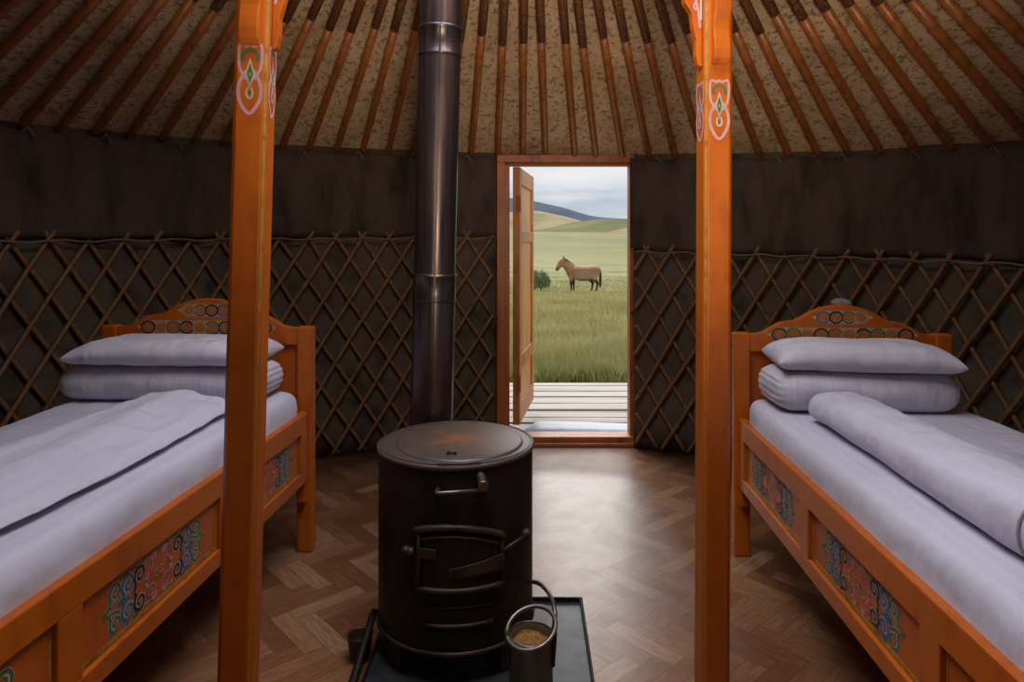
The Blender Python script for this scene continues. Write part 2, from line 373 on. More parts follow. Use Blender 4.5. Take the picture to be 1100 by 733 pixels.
# crown ring with spokes (roof window)
cr=empty('crown_ring',(CX,CY,roofz(0,RING)-.03))
tag(cr,'round orange wooden roof crown held up by the two pillars','roof crown')
mb=MB(); mb.lathe([(RING-.06,-.05),(RING+.0,-.06),(RING+.03,.02),(RING-.05,.05),(RING-.06,-.05)],n=64); mb.build('ring',MAT['orange'],cr)
for k in range(4):
    a=k*PI/4+.1; mb=MB(); r=RING-.03
    mb.tube([(r*math.cos(a)*t,r*math.sin(a)*t,.10*(1-t*t)) for t in (-1,-.6,-.2,.2,.6,1)],.022,8); mb.build('spoke',MAT['orange'],cr)

# roof poles
ORD=['first','second','third','fourth','fifth','sixth','seventh','eighth','ninth','tenth','eleventh','twelfth','thirteenth','fourteenth','fifteenth','sixteenth','seventeenth','eighteenth','nineteenth','twentieth']
NP=100; poles=[]
feet_px=[417.7,445,478,506,534.4,561.4,586,617.6,640,668.6]
def foot_ang(px):
    k=(px-550)/f_px; A=1+k*k; B=-2*(k*CX+CY); D=CX*CX+CY*CY-2.345**2
    y=(-B+math.sqrt(B*B-4*A*D))/(2*A); return math.atan2(k*y-CX,y-CY)
angs=[foot_ang(p) for p in feet_px]
step=2*PI/NP
a=angs[0]
while a>-1.40: a-=step*(1+.12*(random.random()-.5)); angs.append(a)
a=angs[9]
while a<1.40: a+=step*(1+.12*(random.random()-.5)); angs.append(a)
angs.sort()
info=[]
for a in angs:
    f0=Vector(cyl(a,2.352,roofz(a,2.352)+.000)); t0=Vector(cyl(a+.012*(random.random()-.5),RING+.01,roofz(a,RING)-.01))
    px=550+f_px*f0.x/f0.y; info.append((a,f0,t0,px))
def zone(px):
    if px<0: return 'far left'
    if px<277: return 'left of left pillar'
    if px<463: return 'pillar to pipe'
    if px<531: return 'pipe to door'
    if px<684: return 'over door'
    if px<766: return 'door to right pillar'
    if px<1100: return 'right'
    return 'far right'
zones={}
for i,q in enumerate(info): zones.setdefault(zone(q[3]),[]).append(i)
def pole_label(i):
    z=zone(info[i][3]); L=zones[z]; k=L.index(i); r=len(L)-1-k
    if z=='far left': return 'roof pole at upper left corner, foot beyond the picture, %s one'%ORD[r]
    if z=='left of left pillar': return 'roof pole meeting the dark cloth, %s to the left of the left pillar'%ORD[r]
    if z=='pillar to pipe': return 'roof pole between left pillar and stovepipe, %s from the pillar'%ORD[k]
    if z=='pipe to door': return 'roof pole between stovepipe and door frame, %s from the pipe'%ORD[k]
    if z=='over door': return 'roof pole ending above the door lintel, %s from the left'%ORD[k]
    if z=='door to right pillar': return 'roof pole between door and right pillar, %s from the door'%ORD[k]
    if z=='right': return 'roof pole meeting the dark cloth, %s to the right of the right pillar'%ORD[k]
    return 'roof pole at upper right corner, foot beyond the picture, %s one'%ORD[k]
for i,(a,f0,t0,px) in enumerate(info):
    ts=.55+.05*(random.random()-.5)
    pts=[f0.lerp(t0,t) for t in (-.008,0,.02,.2,.4,ts)]
    bow=[0,0,0,-.006,-.008,-.004]
    for q,bw in zip(pts,bow): q.z+=bw*random.random()
    mb=MB(); mb.tube(pts,[.008,.015,.0175,.0185,.0185,.0185],10)
    o=mb.build('roof_pole',MAT['pole']); tag(o,pole_label(i),'roof pole','roof poles fanning out from the crown')
    mb=MB(); mb.tube([pts[-1],f0.lerp(t0,.8),t0],[.0195,.0205,.0205],4 if False else 8); mb.build('painted_end',MAT['poleend'],o)

# skirt cloth hanging round the wall, left and right of the door
def skirt(a0,a1,zb0,zb1,name,label,seams,n):
    def pt(a,t):
        u=(a-a0)/(a1-a0); e=eave(a); top=e-.012+ .006*math.sin(a*50); bot=lerp(zb0,zb1,u)+.012*noise3(a*5,0,4)
        z=lerp(top,bot,t)
        d=.030*noise3(a*8,.25*z,2)*(.3+t)+.010*noise3(a*22,z*2,7)*t
        for s_ in seams:
            q=(a-s_)/.035
            if -1<q<4: d+= (.030*math.exp(-q*q) - .018*math.exp(-((q-1.2)/.5)**2))*(.45+.55*t)
        return cyl(a,min(2.380,2.362-d-.004),z)
    o=arc_sheet(a0,a1,n,16,pt,MAT['skirt'],name); tag(o,label,'wall cloth'); 
    q=o.modifiers.new('thick','SOLIDIFY'); q.thickness=.005
    k=int(abs(a1-a0)/(step*2))
    for i in range(k):
        a=lerp(a0,a1,(i+.5)/k)
        if abs(a)>1.25: continue
        mb=MB(); z=eave(a)-.012
        mb.tube([cyl(a-.010,2.335,z-.012),cyl(a-.003,2.325,z+.012),cyl(a+.004,2.325,z-.008),cyl(a+.009,2.33,z-.034)],.0042,6)
        mb.build('tie',MAT['twine'],o)
    return o
sl=[foot_ang(95),foot_ang(205)]
skirt(-1.9,D0-.012,1.19,1.225,'wall_cloth','dark brown cloth band hanging on the wall left of the door',sl,150)
skirt(.278,1.9,1.14,1.085,'wall_cloth','dark brown cloth band hanging on the wall right of the door',[.62],150)

# lattice wall
def lattice(a0,a1,ztop,label,H):
    root=empty('lattice_wall',cyl((a0+a1)/2,2.35,0)); tag(root,label,'lattice wall')
    inv=Vector(root.location)
    SL=step/H   # azimuth per metre: crosses one step of spacing for H of height
    for sgn,rho,nm in ((1,2.345,'inner_rods'),(-1,2.362,'outer_rods')):
        mb=MB(); i0=int((a0-1.5*SL*2)/step)-3; i1=int((a1+1.5*SL*2)/step)+3
        for i in range(i0,i1):
            st=i*step; pts=[]
            zt=ztop(st)+.022+.012*random.random()
            K=48
            for q in range(K+1):
                z=lerp(.015,zt,q/K); a=st+sgn*(z-1.0*zt+.03)*SL*.98+.006*noise3(i*3.1,z*2,sgn)
                if a0<=a<=a1: pts.append(Vector(cyl(a,rho,z))-inv)
            if len(pts)>=2: mb.tube(pts,.0105,7)
        mb.build(nm,MAT['lattice'],root)
    # leather knots along the upper crossings and a rope under the cloth
    mb=MB(); n=60
    mb.tube([Vector(cyl(lerp(a0,a1,i/n),2.328,ztop(lerp(a0,a1,i/n))-.012+.006*math.sin(i*1.7)))-inv for i in range(n+1)],.005,6)
    mb.build('rope',MAT['twine'],root)
    return root
lattice(-1.75,-.058,lambda a:interp(a,[(-1.5,1.195),(-.07,1.22)]),'crisscross wooden lattice along the wall left of the door',.228)
lattice(.288,1.75,lambda a:interp(a,[(.3,1.14),(1.5,1.09)]),'crisscross wooden lattice along the wall right of the door',.246)

# ------------------------------------------------------------------ door
dr=empty('door_1',(.33,3.97,0)); dr['kind']='structure'
def dl(x): return x-.33
mb=MB(); y0,y1=-.03,.09
# left jamb (two steps), right jamb, lintel, threshold
mb.box(dl(-.088),dl(-.045),y0,y1,0,1.685); mb.box(dl(-.045),dl(-.014),y0+.03,y1,.03,1.66)
mb.box(dl(.722),dl(.765),y0,y1,0,1.685); mb.box(dl(.688),dl(.722),y0+.03,y1,.03,1.66)
mb.box(dl(-.088),dl(.765),y0-.005,y1,1.645,1.69); mb.box(dl(-.045),dl(.722),y0+.03,y1,1.632,1.645)
mb.box(dl(-.045),dl(.722),y0,y1,.0,.052); mb.box(dl(-.045),dl(.722),y0-.028,y0,.0,.022)
mb.build('door_frame',MAT['framewood'],dr,bevel=.004)
mb=MB(); mb.box(dl(-.047),dl(-.0435),y0-.002,y0,.03,1.65); mb.box(dl(.7205),dl(.724),y0-.002,y0,.03,1.65); mb.build('frame_bead',MAT['gold'],dr)
mb=MB(); mb.tube([(dl(.70),y0+.028,.78),(dl(.70),y0+.0,.78)],.008,8); mb.tube([(dl(.685),y0+.0,.78),(dl(.715),y0,.78)],.006,8); mb.build('latch',MAT['iron'],dr)
# open leaf
lf=MB(); LW,T=.665,.042; z0,z1=.10,1.627
lf.box(0,.075,0,T,z0,z1); lf.box(LW-.075,LW,0,T,z0,z1)
for a,b in ((z0,z0+.12),(.42,.50),(1.18,1.25),(z1-.10,z1)): lf.box(.075,LW-.075,.001,T-.001,a,b)
leaf=lf.build('door_leaf',MAT['doorwood'],dr,bevel=.003)
leaf.location=(dl(.046),4.015-3.97,0); leaf.rotation_euler.z=math.radians(81)
for a,b in ((z0+.12,.42),(.50,1.18),(1.25,z1-.10)):
    q=MB(); q.box(.07,LW-.07,.012,T-.012,a-.005,b+.005); q.build('panel',MAT['doorpanel'],leaf)
q=MB(); q.tube([(-.012,-.0,.30),(-.012,0,.40)],.008,8); q.tube([(-.012,-.0,1.36),(-.012,0,1.46)],.008,8); q.box(-.02,.0,-.003,.02,.30,.40); q.box(-.02,0,-.003,.02,1.36,1.46); q.build('hinge',MAT['framewood'],leaf)

# ------------------------------------------------------------------ outside: deck, meadow, hills
dk=empty('deck',(.6,4.95,0)); dk['kind']='structure'
y=4.06; i=0
random.seed(3)
while y<5.60:
    wd_=.085+.05*random.random(); mb=MB(); sk=.010*(random.random()-.5)
    zz=.005+.014*random.random()
    x0,x1=-1.1,1.9; n=14
    vs=[];
    for k in range(n+1):
        x=lerp(x0,x1,k/n); yy=y+sk*(x-x0)+.006*noise3(x,i,1); w_=wd_-.008-.008*random.random()*(k%3==0)
        for (a,b) in ((yy,zz),(yy+w_,zz),(yy+w_,zz-.03),(yy,zz-.03)): vs.append((x-.6,a-4.95,b))
    fs=[(k*4+j,k*4+(j+1)%4,(k+1)*4+(j+1)%4,(k+1)*4+j) for k in range(n) for j in range(4)]+[(0,1,2,3),(n*4+3,n*4+2,n*4+1,n*4)]
    mb.add(vs,fs); mb.build('deck_board',MAT['deck'],dk); y+=wd_; i+=1
mb=MB(); mb.box(-1.7,1.3,-.88,.66,-.12,-.035); mb.build('deck_base',MAT['deckgap'],dk)
# pale sheet lying at the doorstep
pl=MB(); pts=[(.06,4.08),(.92,4.07),(.92,4.285),(.16,4.36)]
n=10; vs=[]
for k in range(n+1):
    t=k/n
    for s_ in (0,.5,1):
        x=lerp(lerp(pts[0][0],pts[1][0],t),lerp(pts[3][0],pts[2][0],t),s_); yv=lerp(lerp(pts[0][1],pts[1][1],t),lerp(pts[3][1],pts[2][1],t),s_)
        vs.append((x,yv,.034+.012*(1-t)*(1-s_)+.003*noise3(x*6,yv*8,0)))
pl.add(vs,[(k*3+j,(k+1)*3+j,(k+1)*3+j+1,k*3+j+1) for k in range(n) for j in range(2)],0,True)
o=pl.build('doorstep_sheet',MAT['plate']); q=o.modifiers.new('t','SOLIDIFY'); q.thickness=.012; q.offset=-1
tag(o,'pale blue-grey flat board lying on the deck just outside the threshold','board')

TZ=[(3,-.14),(5.6,-.14),(8,-.20),(14,-.45),(33,-1.29),(45,-1.25),(60,-1.0),(100,-.3),(150,.6),(220,2.1),(320,4.0),(600,9.0),(2000,14)]
def gz(x,y): return interp(y,TZ)+.05*noise3(x*.25,y*.25,5)*min(1,max(0,(y-6)/8))*min(1.0,30/max(y,30)*1.2)
ys=[3.4,5.6,6.2,7,8,9.5,11]+list(np.geomspace(13,640,46)); 
def terrain():
    mb=MB(); vs=[]; nx=40
    for y in ys:
        for k in range(nx+1):
            x=lerp(-1.0,1.3,k/nx)*(y*.55+6); vs.append((x,y,gz(x,y)))
    mb.add(vs,[(j*(nx+1)+k,j*(nx+1)+k+1,(j+1)*(nx+1)+k+1,(j+1)*(nx+1)+k) for j in range(len(ys)-1) for k in range(nx)],0,True)
    return mb.build('meadow_ground',MAT['meadow'],kind='structure')
terrain()
def ridge(name,mat,Y,crest,depth,foot,nz):
    """crest: (X, z) table; slope runs from foot height in front up to the crest and down behind"""
    mb=MB(); xs=np.linspace(crest[0][0],crest[-1][0],120); rows=12; vs=[]
    cx_=np.array([c[0] for c in crest]); cz_=np.array([c[1] for c in crest])
    for x in xs:
        # smooth crest: average of linear interpolation
        h=float(np.mean([np.interp(x+d*Y*.006,cx_,cz_) for d in (-2,-1,0,1,2)]))
        for j in range(rows+1):
            t=j/rows
            if t<=.8: s_=math.sin(t/.8*PI/2)**1.3
            else: s_=1-.5*((t-.8)/.2)**2
            yy=Y-depth+depth*1.25*t
            vs.append((x,yy,lerp(foot,h,s_)+nz*noise3(x/Y*30,yy/Y*30,2)*s_))
    mb.add(vs,[(i*(rows+1)+j,(i+1)*(rows+1)+j,(i+1)*(rows+1)+j+1,i*(rows+1)+j+1) for i in range(len(xs)-1) for j in range(rows)],0,True)
    return mb.build(name,mat,kind='structure')
def P(px,py,Y): return ((px-550)/f_px*Y, CAMZ+(257-py)/f_px*Y)
ridge('mountain',MAT['mountain'],3000,[(-1500,150),P(480,205,3000),P(573,216,3000),P(600,222,3000),P(625,230,3000),P(650,234.5,3000),P(678,235,3000),P(740,237,3000),(2200,70)],500,20,3)
ridge('hill_1',MAT['hilltan'],760,[(-500,20),P(480,236,760),P(545,229,760),P(573,226.5,760),P(590,229,760),P(608,234,760),P(622,238,760),P(645,246,760),P(700,247,760),(500,8)],230,2,1.0)
ridge('hill_2',MAT['hillgreen'],500,[(-300,5),P(540,252,500),P(585,246,500),P(605,242,500),P(625,237.5,500),P(642,235,500),P(660,236,500),P(678,239,500),P(720,238,500),(350,10)],190,-1,.8)
ridge('hill_3',MAT['hilltan'],330,[(20,2.4),P(618,256,330),P(640,252.5,330),P(660,248,330),P(678,244,330),P(720,240,330),(230,9)],75,1.5,.3)

# grass: one object nobody could count
def grass():
    rng=np.random.default_rng(5)
    n=170000
    t=rng.random(n); y=6.0+ (t**1.8)*52; x=(rng.random(n)*.44-.10)*y
    h=(.07+.16*rng.random(n)**1.5)*np.where(y<7.2,1.2,1.0); wd_=.0035+.0016*y*.22*rng.random(n); h*=np.clip(1.25-y/46,.08,1)
    a=rng.random(n)*2*PI; ln=rng.random(n)*.5*h
    z=np.array([gz(xx,yy) for xx,yy in zip(x,y)])-.01
    cl_=np.array([mnoise.noise(Vector((xx*.8,yy*.6,9))) for xx,yy in zip(x,y)]); h*=(1+.5*cl_)
    v=np.empty((n,4,3)); dx=np.cos(a)*wd_; 
    b=rng.random(n)*2*PI
    v[:,0]=np.stack([x-wd_,y,z],1); v[:,1]=np.stack([x+wd_,y,z],1)
    v[:,2]=np.stack([x+np.cos(b)*ln*.45+wd_*.6,y+np.sin(b)*ln*.45,z+h*.62],1)
    v[:,3]=np.stack([x+np.cos(b)*ln,y+np.sin(b)*ln,z+h],1)
    me=bpy.data.meshes.new('grass'); me.vertices.add(n*4); me.vertices.foreach_set('co',v.reshape(-1))
    idx=(np.arange(n)*4)[:,None]+np.array([0,1,2,0,2,3])[None,:]
    me.loops.add(n*6); me.loops.foreach_set('vertex_index',idx.reshape(-1).astype(np.int32))
    me.polygons.add(n*2); me.polygons.foreach_set('loop_start',np.arange(0,n*6,3,dtype=np.int32))
    me.update(calc_edges=True); me.validate()
    me.materials.append(MAT['grass']); o=bpy.data.objects.new('grass',me); C.objects.link(o)
    tag(o,'dry yellow-green meadow grass growing beyond the deck','grass',kind='stuff')
grass()

# ------------------------------------------------------------------ horse
def loft(mb,secs,n=16):
    """secs: (x,y,z,in_plane_half,side_half); path lies roughly in the XZ plane"""
    k=len(secs); vs=[]
    for i,s_ in enumerate(secs):
        a=secs[max(i-1,0)]; b=secs[min(i+1,k-1)]
        t=Vector((b[0]-a[0],b[1]-a[1],b[2]-a[2])).normalized(); side=Vector((0,1,0)); up=side.cross(t).normalized(); side=t.cross(up)
        c_=Vector(s_[:3])
        for j in range(n):
            q=2*PI*j/n; vs.append(c_+up*math.cos(q)*s_[3]+side*math.sin(q)*s_[4])
    fs=[(i*n+j,i*n+(j+1)%n,(i+1)*n+(j+1)%n,(i+1)*n+j) for i in range(k-1) for j in range(n)]
    mb.add(vs,fs,0,True); mb.add(vs[:n],[tuple(range(n))[::-1]]); mb.add(vs[-n:],[tuple(range(n))])
def horse_body():
    mb=MB()
    loft(mb,[(-.76,0,.94,.06,.05),(-.73,0,.94,.17,.13),(-.62,0,.95,.28,.19),(-.4,0,.94,.335,.225),(-.1,0,.875,.345,.265),(.2,0,.87,.345,.27),(.45,0,.95,.315,.25),(.62,0,.985,.27,.225),(.75,0,.975,.20,.16),(.81,0,.96,.08,.07)],20)
    loft(mb,[(-.34,0,.97,.28,.15),(-.52,0,1.07,.29,.15),(-.66,0,1.185,.235,.115),(-.79,0,1.30,.19,.092),(-.89,0,1.41,.145,.08),(-.94,0,1.47,.07,.06)])
    loft(mb,[(-.86,0,1.51,.06,.055),(-.91,0,1.45,.125,.085),(-.985,0,1.36,.150,.092),(-1.07,0,1.24,.124,.075),(-1.145,0,1.13,.088,.062),(-1.20,0,1.055,.074,.058),(-1.23,0,1.015,.045,.04)])
    for s_ in (-1,1):
        loft(mb,[(-.875,s_*.055,1.48,.038,.03),(-.885,s_*.065,1.58,.042,.024),(-.895,s_*.07,1.68,.014,.012)],8)
        fx=-.56 if s_<0 else -.40
        loft(mb,[(fx,s_*.10,.92,0.150,0.088),(fx-.01,s_*.115,.70,0.106,0.075),(fx,s_*.115,.52,0.069,0.056),(fx-.01,s_*.115,.42,0.065,0.056),(fx,s_*.115,.36,0.048,0.043),(fx,s_*.115,.17,0.040,0.037),(fx-.01,s_*.115,.12,0.050,0.045),(fx-.035,s_*.115,.06,0.056,0.053),(fx-.05,s_*.115,0,0.075,0.069)],10)
        hx=.0 if s_<0 else .17
        loft(mb,[(.55-hx,s_*.10,.95,0.250,0.125),(.50-hx,s_*.125,.76,0.206,0.112),(.54-hx,s_*.125,.60,0.125,0.081),(.63-hx,s_*.12,.48,0.077,0.056),(.665-hx,s_*.12,.42,0.065,0.053),(.65-hx,s_*.12,.34,0.050,0.043),(.625-hx,s_*.12,.17,0.043,0.037),(.61-hx,s_*.12,.12,0.053,0.045),(.585-hx,s_*.12,.06,0.056,0.053),(.57-hx,s_*.12,0,0.075,0.069)],10)
    return mb
def horse(loc,rotz,label,sc=1.0):
    o=horse_body().build('horse',MAT['horse']); tag(o,label,'horse')
    r=o.modifiers.new('skin_together','REMESH'); r.mode='VOXEL'; r.voxel_size=.016; r.use_smooth_shade=True
    s_=o.modifiers.new('soft','SMOOTH'); s_.iterations=2; s_.factor=.5
    mb=MB(); pts=[(-.91,1.53),(-.83,1.545),(-.72,1.475),(-.60,1.395),(-.46,1.32),(-.30,1.265)]
    vs=[]
    for i,(x,z) in enumerate(pts):
        hh=[.04,.06,.07,.065,.05,.02][i]
        for (dy,dz) in ((-.075,-.09),(-.035,hh*.4),(0,hh),(.035,hh*.4),(.075,-.09)): vs.append((x,dy,z+dz-.02))
    mb.add(vs,[(i*5+j,(i+1)*5+j,(i+1)*5+j+1,i*5+j+1) for i in range(len(pts)-1) for j in range(4)],0,True)
    mb.build('mane',MAT['mane'],o)
    mb=MB(); mb.tube([(.72,0,1.10),(.79,0,1.04),(.82,0,.90),(.825,.01,.70),(.82,.02,.50),(.81,.02,.30),(.80,.02,.22)],[.03,.04,.05,.06,.065,.05,.015],10); mb.build('tail',MAT['mane'],o)
    for s_ in (-1,1): 
        mb=MB(); mb.lathe([(0,-.018),(.013,-.012),(.018,0),(.013,.012),(0,.018)],(-1.0,s_*.084,1.375),10); mb.build('eye',MAT['mane'],o)
    o.location=loc; o.rotation_euler.z=rotz; o.scale=(sc,sc,sc); return o
HY=31.0; hx_=(626-550)/f_px*HY
horse((hx_,HY,1.2-(314.5-257)/f_px*HY),math.radians(6),'tan dun horse with dark legs and mane standing side-on in the meadow',1.0)
horse(((568.5-550)/f_px*32.4,32.4,gz(0,32.4)-.05),math.radians(-68),'second horse mostly hidden behind the open door leaf, a sliver of its rump showing',.92)

# shrub beside the horse
sh=empty('shrub',((581-550)/f_px*30.5,30.5,1.2-(311-257)/f_px*30.5)); tag(sh,'small bushy green shrub in the meadow beside the door leaf','shrub')
rng=random.Random(4); mb=MB()
for i in range(620):
    a=rng.random()*2*PI; r=.40*rng.random()**.6; h=.74*(1-(r/.52)**2)*rng.random()**.8
    b=Vector((math.cos(a)*r,math.sin(a)*r,h)); d=Vector((math.cos(a)*.6*(r+.15),math.sin(a)*.6*(r+.15),.7)).normalized(); l=.14+.12*rng.random(); s_=d.cross(Vector((rng.random()-.5,rng.random()-.5,rng.random()-.5))).normalized()*.022
    mb.add([b,b+d*l*.5+s_,b+d*l,b+d*l*.5-s_],[(0,1,2,3)])
mb.build('foliage',MAT['shrub'],sh)
mb=MB()
for i in range(9):
    a=i*.7; mb.tube([(0,0,-.05),(math.cos(a)*.12,math.sin(a)*.12,.25),(math.cos(a)*.25,math.sin(a)*.25,.5)],.012,6)
mb.build('stem',MAT['lattice'],sh)

# ------------------------------------------------------------------ pillars
def motif(mb,to3d,hw,z0,z1):
    """painted pendant on one face; coordinates a in -1..1 across, b 0..1 upward"""
    T=lambda a,b,d: to3d(a*hw,lerp(z0,z1,b),d)
    def path(fn,n=28,a0=0,a1=1): return [fn(lerp(a0,a1,i/n)) for i in range(n+1)]
    def rib(pts,w,d,m,closed=False):
        P2=[(a*hw,lerp(z0,z1,b)) for a,b in pts]; mb.ribbon(P2,w,to3d,d,m,closed)
    w=.0075
    # lower drop and upper heart crossing each other
    low=[(-.30,.62),(-.75,.50),(-.95,.38),(-.90,.24),(-.55,.11),(0,0),(.55,.11),(.90,.24),(.95,.38),(.75,.50),(.30,.62)]
    up=[(-.30,.50),(-.80,.62),(-.95,.74),(-.95,.98),(-.60,.99),(-.3,.95),(0,1.0),(.3,.95),(.60,.99),(.95,.98),(.95,.74),(.80,.62),(.30,.50)]
    def sm(p):
        for _ in range(2):
            q=[p[0]]
            for i in range(len(p)-1):
                a,b=p[i],p[i+1]; q+= [(a[0]*.75+b[0]*.25,a[1]*.75+b[1]*.25),(a[0]*.25+b[0]*.75,a[1]*.25+b[1]*.75)]
            q.append(p[-1]); p=q
        return p
    rib(sm(low),w,.0004,0); rib(sm(up),w*.8,.0005,0)
    arc=[(math.cos(q)*.62,.80+math.sin(q)*.10) for q in [lerp(-.5,PI+.5,i/20) for i in range(21)]]
    rib(arc,.0085,.0006,1)
    arc=[(math.cos(q)*.34,.79+math.sin(q)*.065) for q in [lerp(-.2,PI+.2,i/16) for i in range(17)]]
    rib(arc,.006,.0007,4)
    dia=[(0,.36),(-.42,.58),(0,.80),(.42,.58)]
    mb.fill([(a*hw,lerp(z0,z1,b)) for a,b in dia],to3d,.0008,2); mb.fill([(a*hw*.62,lerp(z0,z1,.58+(b-.58)*.68)) for a,b in dia],to3d,.0010,1)
    mb.fill([(math.cos(q)*.12*hw,lerp(z0,z1,.57+.03*math.sin(q))) for q in [k*PI/4 for k in range(8)]],to3d,.0012,5)
    rng_=[(math.cos(q)*.26,.31+.075*math.sin(q)) for q in [2*PI*k/18 for k in range(18)]]
    rib(rng_,.0045,.0009,2,True); mb.fill([(math.cos(q)*.12*hw,lerp(z0,z1,.31+.035*math.sin(q))) for q in [k*PI/4 for k in range(8)]],to3d,.0009,1)
    rib([(0,.36),(0,.42)],.005,.0009,2)
def pillar(x,y,lean,rot,inner,label,zm,zb):
    root=empty('pillar',(x,y,0),rot); root.rotation_euler=(0,lean,rot); tag(root,label,'pillar')
    h=.037; ch=.010; H=2.44
    poly=[(-h+ch,-h),(h-ch,-h),(h,-h+ch),(h,h-ch),(h-ch,h),(-h+ch,h),(-h,h-ch),(-h,-h+ch)]
    mb=MB(); mb.prism(poly,lambda a,b,d:(a,b,d),0.0,H); post=mb.build('post',MAT['orange'],root,bevel=.0015)
    # gold line on the chamfer that faces the room
    sx=inner; e=.0007; g=MB()
    a=Vector((sx*(h-ch),-h,0)); b=Vector((sx*h,-h+ch,0)); nrm=Vector((sx,-1,0)).normalized()*e
    for (za,zb_) in ((.02,.55),(.58,1.02),(1.04,H-.1)):
        t0,t1=(.22,.72) if za>1 else (.35,.6)
        p0=a.lerp(b,t0)+nrm; p1=a.lerp(b,t1)+nrm
        g.add([(p0.x,p0.y,za),(p1.x,p1.y,za),(p1.x,p1.y,zb_),(p0.x,p0.y,zb_)],[(0,1,2,3)])
    g.build('gold_line',MAT['gold'],root)
    # painted pendants on the front and on the inner side
    mats=[MAT['lilac'],MAT['green'],MAT['white'],MAT['grey'],MAT['red'],MAT['tan']]
    mb=MB(); motif(mb,lambda a,z,d:(a,-h-d,z),h-ch-.001,zm,zm+.155); mb.build('painted_pendant',mats,root)
    mb=MB(); motif(mb,lambda a,z,d:(sx*(h+d),a*sx,z),h-ch-.001,zm,zm+.155); mb.build('painted_pendant',mats,root)
    # carved brackets at the top: front, inner side, outer side, back
    prof=[(0,0),(.014,.0),(.026,.012),(.030,.035),(.026,.06),(.020,.085),(.022,.11),(.034,.135),(.040,.165),(.055,.19),(.060,.22),(.082,.25),(.094,.30),(.13,.35),(.17,.42),(.21,.52),(.24,.62),(.26,.78),(0,.78)]
    prs=[(0,0),(.010,.004),(.016,.03),(.015,.07),(.024,.105),(.028,.14),(.045,.165),(.052,.20),(.058,.235),(.085,.26),(.096,.30),(.13,.36),(.17,.43),(.21,.52),(.24,.62),(.26,.78),(0,.78)]
    for nm,fx,p_ in (('front',lambda a,b,d:(d,-h-a*.8,zb+b),prof),('inner',lambda a,b,d:(sx*(h+a),d,zb+b),prs),('back',lambda a,b,d:(d,h+a*.8,zb+b),prof)):
        mb=MB(); mb.prism(p_,fx,-.021 if nm!='inner' else -.014,.021 if nm!='inner' else .014); br=mb.build('bracket',MAT['orange'],root,bevel=.003)
        if nm=='inner':
            # painted scroll on the camera-facing side
            sc=MB(); f3=lambda a,b,d:(sx*(h+a),-.0145-d,zb+b)
            inn=[(.006,.10),(.010,.14),(.018,.175),(.030,.21),(.040,.26),(.060,.31),(.095,.38),(.12,.5),(.12,.7)]
            sc.ribbon(inn,.006,f3,.0004,0); sc.ribbon([(.004,.12),(.004,.70)],.005,f3,.0005,1)
            for (cx,cz,r) in ((.030,.27,.016),(.028,.20,.011),(.055,.36,.022),(.018,.155,.006)):
                ring=[(cx+math.cos(q)*r*.7,cz+math.sin(q)*r*1.5) for q in [2*PI*k/20 for k in range(20)]]
                sc.fill(ring,f3,.0006,2); sc.ribbon(ring,.005,f3,.0008,0,True)
                sc.fill([(cx+math.cos(q)*r*.35,cz+math.sin(q)*r*.8) for q in [2*PI*k/12 for k in range(12)]],f3,.0010,3)
            sc.build('painted_scroll',[MAT['lilac'],MAT['white'],MAT['tan'],MAT['grey']],br)
    return root
pillar(-.610,1.5,.0272,math.radians(4),1,'orange painted wooden pillar beside the left bed',1.468,1.618)
pillar(.520,1.77,.004,math.radians(4),-1,'orange painted wooden pillar beside the right bed',1.452,1.645)

# ------------------------------------------------------------------ stove on its tray
SX,SY,SR=-.167,2.03,.228
tr=empty('hearth_tray',(-.085,1.86,0)); tag(tr,'black metal hearth tray with raised rim under the stove','tray')
tr.rotation_euler.z=math.radians(-1.2)
mb=MB(); x0,x1,y0,y1=-.315,.305,-.36,.375; mb.box(x0,x1,y0,y1,0,.012); mb.build('sheet',MAT['traymat'],tr)
mb=MB()
for a in ((x0,x0+.006,y0,y1),(x1-.006,x1,y0,y1),(x0,x1,y0,y0+.006),(x0,x1,y1-.006,y1)): mb.box(a[0],a[1],a[2],a[3],.0,.026)
mb.build('rim',MAT['iron'],tr,bevel=.002)

st=empty('stove',(SX,SY,.012)); tag(st,'round black rusty iron wood stove standing on the tray','stove')
zb,zt=.078,.588
mb=MB(); mb.lathe([(0,zb+.004),(SR-.01,zb+.004),(SR+.002,zb+.002),(SR,zb+.02),(SR,zt-.012),(SR-.004,zt)],n=72); mb.build('body',MAT['iron'],st)
mb=MB(); mb.lathe([(SR,zb),(SR+.006,zb+.003),(SR+.006,zb+.010),(SR,zb+.013)],n=72); mb.build('base_rim',MAT['rust'],st)
mb=MB(); mb.lathe([(0,zt-.002),(.19,zt-.002),(SR+.001,zt-.002),(SR+.005,zt-.005),(SR+.005,zt-.013),(SR+.0,zt-.016)],n=72); top=mb.build('top_plate',MAT['lid'],st)
mb=MB(); mb.lathe([(0,zt+.004),(.178,zt+.004),(.186,zt+.002),(.188,zt-.003)],(0.012,-.012,0),n=72); mb.build('lid',MAT['lid'],top)
mb=MB(); mb.tube([(-.012,-.15,zt+.004),(-.008,-.15,zt+.010),(.008,-.15,zt+.010),(.012,-.15,zt+.004)],.004,8); mb.build('lid_lug',MAT['rust'],top)
for a in (.75,2.39,3.9,5.5):
    mb=MB(); c_,s_=math.cos(a)*(SR-.025),math.sin(a)*(SR-.025); mb.prism([(-.022,0),(.022,0),(.026,.03),(.030,.085),(-.030,.085),(-.026,.03)],lambda p_,q_,d:(c_+p_*math.sin(a)*-1+d*math.cos(a),s_+p_*math.cos(a)+d*math.sin(a),q_),-.012,.018); mb.build('leg',MAT['rust'],st,bevel=.003)
